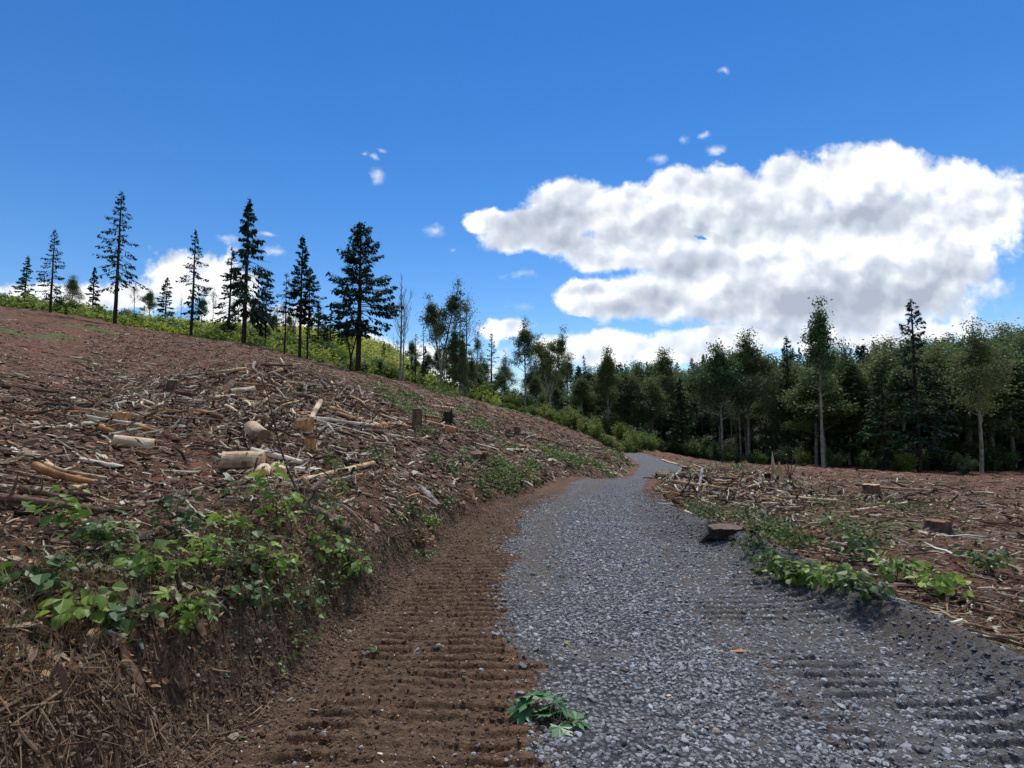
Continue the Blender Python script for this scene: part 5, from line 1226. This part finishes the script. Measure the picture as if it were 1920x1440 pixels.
brush('branch', [(870, 765, 60, 10, 12, .2), (930, 778, 70, 14, 14, .15), (950, 800, 70, 16, 12, .08), (1040, 830, 60, 14, 8, .08)], 'branches on the slope above the poles', 'broken branch in the debris behind the stumps on the mid slope', .02, .05)
brush('branch', [(1300, 905, 50, 18, 16, .18), (1388, 908, 60, 18, 30, .16), (1370, 880, 90, 10, 10, .08), (1455, 945, 60, 12, 10, .05), (1280, 930, 40, 20, 6, .04)], 'branches on the flat right of the track', 'broken branch in the debris on the flat around the splintered stump', .018, .045)
brush('branch', [(1620, 940, 160, 40, 10, .08), (1750, 900, 160, 20, 5, .08)], 'branches on the far right flat', 'broken branch on the open flat far right', .02, .05)
brush('branch', [(250, 800, 180, 60, 12, .1), (150, 730, 180, 30, 8, .15), (100, 930, 120, 50, 5, .04)], 'branches on the far left slope', 'broken branch on the far left slope', .02, .05)

def heaps(label, spots):
    P_ = []; 
    for (px, py, sx_, sy_, n, hz) in spots:
        for k in range(n):
            if k == 0:
                c0 = rg(px, py); cxp, cxm, cyp, cym = rg(px + sx_, py), rg(px - sx_, py), rg(px, py + sy_), rg(px, py - sy_)
            a1, a2 = RL_.normal(0, .5), RL_.normal(0, .5); a1 = min(1.2, max(-1.2, a1)); a2 = min(1.2, max(-1.2, a2))
            c = c0 + (cxp - c0 if a1 > 0 else c0 - cxm) * a1 + (cyp - c0 if a2 > 0 else c0 - cym) * a2; c[2] = 0
            if xl(c[1]) - .2 < c[0] < xr(c[1]) + .3: continue
            P_.append((c[0], c[1], c[2] + abs(RL_.normal(0, hz)) + .02))
    P_ = np.array(P_); P_[:, 2] += H(P_[:, 0], P_[:, 1]); n = len(P_); L = (.08 + .5 * RL_.random(n) ** 2.2) * np.interp(P_[:, 1], [6, 20], [.8, 1.4]); d = np.minimum(L * RL_.uniform(.03, .14, n), .05)
    g_ = Geo(); scatter(g_, STV, STF, P_, rotm(RL_.random(n) * 6.28, RL_.normal(0, .4, n), RL_.random(n) * 6.28), np.stack([L, d, d], 1), jit=.05, rg=RL_)
    k = RL_.random(n) < .5; Q = P_[k]; m = len(Q); L = (.05 + .2 * RL_.random(m) ** 2) * np.interp(Q[:, 1], [6, 20], [.8, 1.6])
    scatter(g_, CHIPV, CHIPF, Q, rotm(RL_.random(m) * 6.28, RL_.normal(0, .5, m), RL_.normal(0, .6, m)), np.stack([L, L * .3, L * .12], 1), jit=.1, rg=RL_)
    return stuff(g_.build('brush_debris', M['litter']), label, 'debris')
heaps('heaped small sticks and bark between the branches on the left slope', [(500, 708, 100, 26, 500, .22), (580, 735, 70, 24, 200, .14), (470, 770, 110, 26, 500, .06), (560, 785, 120, 24, 300, .05), (670, 765, 70, 28, 260, .12), (650, 800, 120, 20, 260, .05),
      (770, 800, 80, 18, 160, .05), (870, 765, 70, 14, 150, .15), (930, 778, 80, 16, 180, .12), (950, 800, 80, 18, 160, .06), (1040, 830, 70, 18, 120, .06), (1140, 850, 50, 14, 120, .08), (480, 840, 100, 30, 260, .05), (600, 900, 140, 30, 300, .03), (900, 890, 60, 16, 140, .05), (200, 780, 260, 60, 700, .08)])
heaps('heaped small sticks and bark between the branches right of the track', [(1310, 905, 70, 20, 700, .13), (1395, 905, 80, 18, 700, .12), (1455, 928, 60, 12, 300, .07), (1340, 935, 80, 16, 400, .06), (1400, 915, 110, 26, 420, .08), (1450, 945, 90, 24, 260, .05), (1370, 880, 100, 12, 140, .05), (1280, 935, 50, 24, 120, .03), (1440, 985, 80, 20, 160, .03), (1650, 930, 200, 40, 400, .06)])

# ============================================================ near plants
RP = np.random.default_rng(17)
def plant(bx, by, tips, nl, ls, mc, label, name='leafy_shoot', cat='shoot', kind='ovate', spread=.12, Y=None, group=None, ms='stem', stem=.004, face=.5, zoff=0):
    c = rg(bx, by)
    if Y: a_, _ = ray(bx, HOR); c = np.array([a_ * Y, Y, Hs(a_ * Y, Y)])
    T = Geo(); Lf = Geo(); pos = []; 
    for (tx, ty) in tips:
        top = at(tx, ty, c[1] + RP.normal(0, .05)) - c; top[2] = max(top[2], .05)
        ctrl = np.array([top[0] * .3, top[1] * .3 + RP.normal(0, .03), top[2] * .65]); s = np.linspace(0, 1, 8)[:, None]
        P3 = 2 * (1 - s) * s * ctrl + s ** 2 * top; P3[:, :2] += RP.normal(0, .006, (8, 2)) * s
        add_tube(T, P3, np.linspace(stem, stem * .35, 8), 5)
        for k in range(int(nl * 1.9)):
            f = 1 - RP.random() ** 1.3 * .6; j = f * 7; i = int(min(j, 6)); p = P3[i] + (P3[i + 1] - P3[i]) * (j - i)
            yaw = RP.random() * 6.28; st = RP.uniform(.25, 1) * spread
            q = p + np.array([math.cos(yaw) * st, math.sin(yaw) * st, RP.uniform(-.2, .55) * st])
            add_tube(T, [p, (p + q) / 2 + (0, 0, .01), q], [stem * .35, stem * .3, stem * .22], 3); pos.append((q, yaw))
    q = np.array([p[0] for p in pos]); yaw = np.array([p[1] for p in pos]); n = len(q)
    TV, TF = {'ovate': (LOV, LOF), 'maple': (LMV, LMF), 'maple7': (LM7V, LM7F)}[kind]
    s = ls * 1.2 * (.5 + .85 * RP.random(n)); nl_ = nl
    wide = {'ovate': 1.35, 'maple': .8, 'maple7': .8}[kind]
    S = np.stack([s, s * wide * (1 if kind == 'ovate' else 1.1), s], 1)
    yaw2 = yaw + RP.normal(0, .5, n)
    scatter(Lf, TV, TF, q, rotm(yaw2, RP.normal(.35, .35, n), RP.normal(0, .45, n)), S, jit=.04, rg=RP)
    o = empty(name, tuple(c + (0, 0, -.01)), label, cat, group)
    T.build('stem', M[ms], o, smooth=True); Lf.build('leaves', M[mc], o)
    return o
plant(522, 990, [(497, 868), (512, 880), (486, 885)], 4, .075, 'leaf', 'tall shoot with large rounded leaves reaching over the orange log ends', kind='maple')
plant(548, 1005, [(520, 930), (545, 925), (500, 950)], 6, .062, 'leaf', 'bright bushy shoot below the orange log ends', kind='maple')
plant(436, 1012, [(424, 962), (440, 972)], 4, .07, 'leaf', 'bright lobed leaves at the left edge of the photo', kind='maple', cat='shoot')
plant(512, 1092, [(490, 1010), (520, 1035), (545, 1045), (500, 1050)], 8, .05, 'leaf', 'yellow green rounded leaf clump in the middle of the bank vegetation')
plant(470, 1085, [(455, 1045), (478, 1000), (465, 1070)], 6, .05, 'leaf_mid', 'mid green clump left of the yellow green rounded leaves')
plant(622, 1085, [(602, 995), (625, 1010), (590, 1035), (610, 960)], 8, .052, 'leaf', 'leafy clump growing through the decayed dark log')
plant(668, 1095, [(650, 1020), (690, 1050), (672, 1035), (655, 1055)], 8, .05, 'leaf', 'bright rounded leaf clump nearest the road bank')
plant(585, 1170, [(560, 1110), (590, 1120), (575, 1095)], 7, .038, 'leaf_mid', 'dark green low clump hanging under the rounded leaves')
plant(625, 1130, [(600, 1085), (630, 1070)], 8, .035, 'leaf_mid', 'small leaved green clump above the bare bank')
plant(455, 1130, [(440, 1095), (470, 1100), (500, 1110)], 7, .04, 'leaf_mid', 'low dark bramble under the fern')
plant(520, 1150, [(500, 1100), (540, 1110)], 8, .038, 'leaf_mid', 'bramble clump under the yellow green rounded leaves')
plant(610, 965, [(600, 925), (620, 940)], 6, .05, 'leaf_mid', 'small clump beside the crooked brown branch')
plant(575, 960, [(560, 935), (585, 930)], 5, .04, 'leaf_mid', 'small clump above the upper end of the decayed log')
plant(445, 940, [(435, 915), (455, 905)], 5, .045, 'leaf_mid', 'small clump beside the fattest pale log')
plant(520, 1265, [(512, 1245), (530, 1240)], 6, .025, 'leaf_mid', 'tiny green sprig on the face of the near bank')
plant(812, 1000, [(800, 965), (820, 970), (790, 980)], 16, .045, 'leaf', 'light green bush right under the mottled grey log')
plant(776, 975, [(762, 930), (780, 950)], 14, .045, 'leaf_mid', 'green bush left of the light green one near the mottled log')
plant(843, 955, [(832, 940), (850, 935)], 14, .04, 'leaf_mid', 'green bush right of the mottled grey log')
plant(796, 1030, [(780, 1005), (800, 1010), (790, 990)], 12, .045, 'leaf_brown', 'withered brown leafed bush at the top of the road bank')
plant(795, 1055, [(785, 1030), (802, 1035)], 10, .04, 'leaf_mid', 'green trailing clump below the withered brown bush')
plant(740, 985, [(725, 960), (750, 965)], 9, .035, 'leaf_mid', 'small green clump on the litter left of the bushes')
plant(565, 1215, [(545, 1190), (575, 1195)], 8, .03, 'grass', 'yellowish low clump on the near bank')
plant(985, 912, [(975, 878), (995, 880), (965, 890)], 22, .06, 'shrub_yellow', 'yellow green bush among the weeds where the bank begins', name='bush', cat='bush', spread=.2)
plant(713, 870, [(705, 850), (720, 852)], 12, .05, 'leaf_mid', 'green tuft on the litter right of the ragged stump')
plant(627, 882, [(622, 866), (632, 868)], 10, .045, 'leaf_mid', 'small green tuft behind the yellowish peeled log')
# right edge greens
plant(1468, 1092, [(1440, 1060), (1460, 1045), (1480, 1050)], 16, .065, 'leaf_mid', 'large leaved green plant at the right edge of the photo', spread=.18, name='leafy_plant', cat='plant')
plant(1500, 1095, [(1485, 1070), (1505, 1060), (1520, 1070)], 16, .065, 'leaf', 'bright green plant right of the large leaved one at the photo edge', spread=.18, name='leafy_plant', cat='plant')
plant(1440, 1068, [(1430, 1045), (1450, 1035)], 14, .05, 'leaf_mid', 'low green plant left of the large leaved one', spread=.15, name='leafy_plant', cat='plant')
plant(1480, 1040, [(1465, 1010), (1490, 1005)], 18, .045, 'grass', 'yellowish green plant behind the large leaved one', spread=.2, name='leafy_plant', cat='plant')
plant(1330, 985, [(1318, 955), (1335, 950)], 16, .04, 'grass', 'pale green weed clump just behind the low broad stump', spread=.15, name='leafy_plant', cat='plant')
plant(1400, 1040, [(1385, 1018), (1410, 1015)], 12, .04, 'leaf_mid', 'small plant between the low broad stump and the large leaved plant', spread=.13, name='leafy_plant', cat='plant')
for k, (px, py) in enumerate([(1560, 1110), (1620, 1130), (1680, 1090), (1600, 1060), (1760, 1120), (1850, 1080)]):
    plant(px, py, [(px - 18, py - 40), (px + 5, py - 50), (px + 25, py - 35)], 16, .06, ['leaf', 'leaf_mid'][k % 2], 'green plant in the verge at far right, number %s from the track' % ['one', 'two', 'three', 'four', 'five', 'six'][k], spread=.18, name='leafy_plant', cat='plant', group='verge plants at far right')
for k, (px, py) in enumerate([(380, 1080), (330, 1010), (280, 1100), (200, 1050), (120, 1000), (60, 1120), (350, 1180), (240, 1190), (150, 1180)]):
    plant(px, py, [(px - 22, py - 60), (px + 5, py - 80), (px + 28, py - 50)], 8, .055, ['leaf', 'leaf_mid'][k % 2], 'leafy shoot on the near bank far left of the fern', group='leafy shoots at far left', kind='maple' if k % 3 == 0 else 'ovate')
# bare thin shrub far right
plant(1478, 888, [(1440, 835), (1465, 830), (1492, 835), (1510, 850)], 4, .055, 'leaf_brown', 'thin nearly leafless bush behind the splintered stump', name='bush', cat='bush', spread=.5, ms='stem_dark', stem=.02, Y=24)
plant(1362, 905, [(1358, 875), (1372, 880)], 4, .05, 'grass', 'small sapling in front of the orange brown log', name='sapling', cat='sapling', spread=.2, stem=.01)
# arching bare twig
def twig(pts, Y, r, label, name='twig'):
    P3 = np.array([at(x, y, Y) for x, y in pts]); P3[-1, 2] = min(P3[-1, 2], Hs(P3[-1, 0], Y) + .0) 
    s = np.linspace(0, 1, 24); s0 = np.linspace(0, 1, len(P3)); P3 = np.stack([np.interp(s, s0, P3[:, j]) for j in range(3)], 1)
    for _ in range(3): P3[1:-1] = (P3[:-2] + P3[1:-1] * 2 + P3[2:]) / 4
    g_ = Geo(); add_tube(g_, P3, np.linspace(r * .45, r, len(P3)), 6, jit=.08, rg=RP)
    for i in (4, 9, 13):
        d = nrm(RP.normal(0, 1, 3)); add_tube(g_, [P3[i], P3[i] + d * .05, P3[i] + d * .09 + (0, 0, .02)], [r * .4, r * .3, r * .15], 4)
    return tag(g_.build(name, M['stem_dark'], smooth=True, loc=P3[-1]), label, 'twig')
_b = rg(562, 925)[1]
twig([(486, 700), (497, 725), (506, 758), (516, 800), (525, 838), (536, 872), (548, 902), (562, 926)], _b, .011, 'long thin dark twig arching up over the left slope')
twig([(420, 1025), (470, 1030), (500, 1060), (520, 1090), (530, 1130)], rg(520, 1100)[1], .004, 'thin bare vine trailing down the near bank')
# fern
def fern(bx, by, n, L, label):
    c = rg(bx, by); o = empty('fern', tuple(c), label, 'fern'); St = Geo(); 
    for k in range(n):
        yaw = -1.2 + k * 2.6 / n + RP.normal(0, .2) - .9; g_ = Geo(); m = 18; s = np.linspace(0, 1, m)
        d = np.array([math.cos(yaw), math.sin(yaw)]); P3 = np.stack([d[0] * s * L * .8, d[1] * s * L * .8, L * (.75 * s - .75 * s ** 2.3)], 1)
        add_tube(g_, P3, np.linspace(.003, .001, m), 4)
        for i in range(2, m):
            for sg_ in (-1, 1):
                w2 = L * .22 * math.sin(min(1, s[i] * 1.1 + .1) * 3.0) + .01
                scatter(g_, LOV * (1, .45, 1), LOF, P3[i][None], rotm(np.array([yaw + sg_ * 1.25]), np.array([.25]), np.array([sg_ * .3])), np.array([w2]), rg=RP)
        g_.build('frond', M['fern'], o)
    return o
fern(446, 1062, 7, .30, 'small pale fern at the left edge above the near bank')
# cut maple branch on the gravel
def maple_branch():
    c = rg(1015, 1352); o = empty('fallen_branch', tuple(c + (0, 0, .012)), 'cut green branch with large wilted lobed leaves lying on the gravel in the foreground', 'fallen branch')
    def loc(px, py, dz=0): 
        p = rg(px, py); return p - c + np.array([0, 0, dz])
    g_ = Geo(); tw = [loc(1085, 1368, .015), loc(1050, 1366, .02), loc(1022, 1356, .025), loc(1008, 1338, .05)]
    add_tube(g_, tw, [.003, .003, .0028, .002], 6); add_tube(g_, [loc(1103, 1355, .02), loc(1080, 1366, .018), loc(1060, 1364, .018)], [.0018, .0024, .003], 5)
    lv = [(1006, 1345, 1012, 1340, .13, .04, .6), (1040, 1362, 1030, 1350, .13, .05, 2.4), (1006, 1345, 985, 1330, .16, .075, 2.9), (1006, 1345, 998, 1322, .14, .09, 2.0), (1030, 1358, 1040, 1335, .14, .07, 1.45), (1050, 1364, 1058, 1340, .125, .07, 1.1),
          (1064, 1366, 1090, 1357, .11, .045, .35), (1045, 1364, 1050, 1374, .10, .03, -1.4), (1004, 1346, 975, 1342, .13, .05, 3.5), (1020, 1352, 1018, 1325, .12, .085, 1.75)]
    for (sx_, sy_, px, py, s, dz, yaw) in lv:
        p0 = loc(sx_, sy_, .02); p1 = loc(px, py, dz * .9); p1 = p0 + (p1 - p0) * .45; p1[2] = dz
        add_tube(g_, [p0, (p0 + p1) / 2 + (0, 0, .01), p1], [.0016, .0014, .0012], 5)
        lg = Geo(); V = LM7V.copy(); # subdivide towards the centre for folds
        V[:, 2] = -.10 * (V[:, 0] ** 2 + V[:, 1] ** 2) + .16 * np.abs(V[:, 1]) * .6 + RP.normal(0, .03, len(V)); V[-1, 2] = .0
        scatter(lg, V, LM7F, p1[None], rotm(np.array([yaw]), np.array([RP.normal(.22, .12)]), np.array([RP.normal(0, .3)])), np.array([s * 1.05]), rg=RP)
        lf = lg.build('leaf', M['maple_cut'], o)
        vg = Geo()
        for a_ in (0, 38, -38, 78, -78):                          # pale veins
            L2 = .78 - .002 * abs(a_); ps = np.array([(.12, 0, .012), (.12 + L2 * .5 * math.cos(math.radians(a_)), L2 * .5 * math.sin(math.radians(a_)), -.005 + .03), (.12 + L2 * math.cos(math.radians(a_)), L2 * math.sin(math.radians(a_)), -.05)])
            R_ = rotm(np.array([yaw]), np.array([.22]), np.array([0.]))[0]
        lf['label'] = 'wilted lobed leaf'
        del lf['label']
    g_.build('twig', M['stem'], o, smooth=True)
maple_branch()
# single small things on the track
def rock(px, py, rpx, m, label, name='rock', cat='rock', flat=.6):
    c = rg(px, py); r = rpx / FPX * c[1]; g_ = Geo(); V = ICO_V * (1 + RP.normal(0, .14, ICO_V.shape)) * (r, r * .8, r * flat); g_.add(V, ICO_F)
    o = g_.build(name, M[m]); o.location = c + (0, 0, r * flat * .45); o.rotation_euler = (0, 0, RP.random() * 6); return tag(o, label, cat)
m_, t_ = mat('tan rock'); p_ = t_.new('ShaderNodeNewGeometry').outputs['Position']; n_ = t_.noise(p_, 30, 5, .6); finish(t_, t_.ramp(n_, [(.3, (.16, .12, .09)), (.7, (.34, .28, .22))]), .9, n_, .6, .01); M['rock_tan'] = m_
rock(436, 1386, 12, 'rock_tan', 'tan rock at the foot of the near bank, lower left')
rock(823, 1217, 7, 'rock_tan', 'small pinkish stone on the crawler prints')
rock(1342, 1372, 11, 'rock_tan', 'brownish flat stone among the grey gravel at lower right', flat=.4)
rock(889, 1416, 6, 'stones', 'blue grey stone on the brown strip at the bottom')
rock(484, 1205, 8, 'rock_tan', 'round stone stuck in the near bank')
rock(655, 1187, 6, 'rock_tan', 'small stone at the foot of the bank by the crawler prints')
def chunk(px, py, Lpx, wpx, yaw, m, label, name='bark_piece', cat='bark piece'):
    c = rg(px, py); L = Lpx / FPX * c[1]; w2 = wpx / FPX * c[1]; g_ = Geo()
    V = CHIPV * (L, w2, w2 * .5) * (1 + RP.normal(0, .08, CHIPV.shape)); g_.add(V, CHIPF); o = g_.build(name, M[m]); o.location = c + (0, 0, w2 * .3); o.rotation_euler = (RP.normal(0, .1), RP.normal(0, .1), yaw); return tag(o, label, cat)
chunk(1390, 1223, 36, 9, -.1, 'wood_orange', 'orange bark piece lying on the gravel at right')
chunk(1172, 1258, 18, 7, -.7, 'wood_brown', 'brown bark piece in the middle of the gravel')
chunk(1255, 1305, 12, 6, .6, 'wood_pale', 'pale wood chip in the gravel right of the leafy branch')
chunk(714, 1415, 12, 5, 0, 'wood_white', 'white wood chip near the bottom of the brown strip')
chunk(545, 1312, 18, 6, 1.2, 'wood_grey', 'rolled grey bark piece at the foot of the near bank')
chunk(590, 1333, 22, 4, -.3, 'wood_grey', 'thin grey stick on the dirt left of the crawler prints')
def fleaf(px, py, rpx, m, label, kind='ovate', curl=.4):
    c = rg(px, py); s = rpx * 2 / FPX * c[1]; TV, TF = (LOV, LOF) if kind == 'ovate' else (LMV, LMF); g_ = Geo(); V = TV.copy(); V[:, 2] += curl * V[:, 1] ** 2 * 1.5; V = V - (.5, 0, 0)
    g_.add(V * s, TF); o = g_.build('fallen_leaf', M[m]); o.location = c + (0, 0, .012); o.rotation_euler = (RP.normal(0, .2), RP.normal(0, .2), RP.random() * 6); return tag(o, label, 'fallen leaf')
fleaf(654, 1298, 8, 'leaf_brown', 'curled tan leaf on the dirt, nearer the bank', curl=1.2)
fleaf(611, 1385, 11, 'leaf_brown', 'crumpled tan leaf at lower left on the dirt', curl=1.5)
fleaf(489, 1379, 9, 'leaf_brown', 'pinkish dry leaf right of the tan rock', curl=.8)
fleaf(697, 1224, 10, 'leaf_mid', 'dark green leaf on the dirt near the bank foot', 'maple')
fleaf(870, 1273, 6, 'leaf', 'yellow green leaf at the edge of the brown strip')
fleaf(1063, 1209, 6, 'leaf', 'yellow green leaf lying on the gravel', 'maple')
fleaf(1228, 1066, 6, 'shrub_yellow', 'yellow leaf on the darker right wheel track')
fleaf(664, 1243, 7, 'leaf_brown', 'pale dry leaf near the foot of the bank', curl=.8)
fleaf(1392, 1358, 5, 'shrub_yellow', 'yellowish leaf among gravel at lower right')
fleaf(1355, 1205, 5, 'leaf_mid', 'small green leaf above the orange bark piece')
fleaf(456, 1385, 6, 'leaf_mid', 'tiny green leaf beside the tan rock', 'maple')
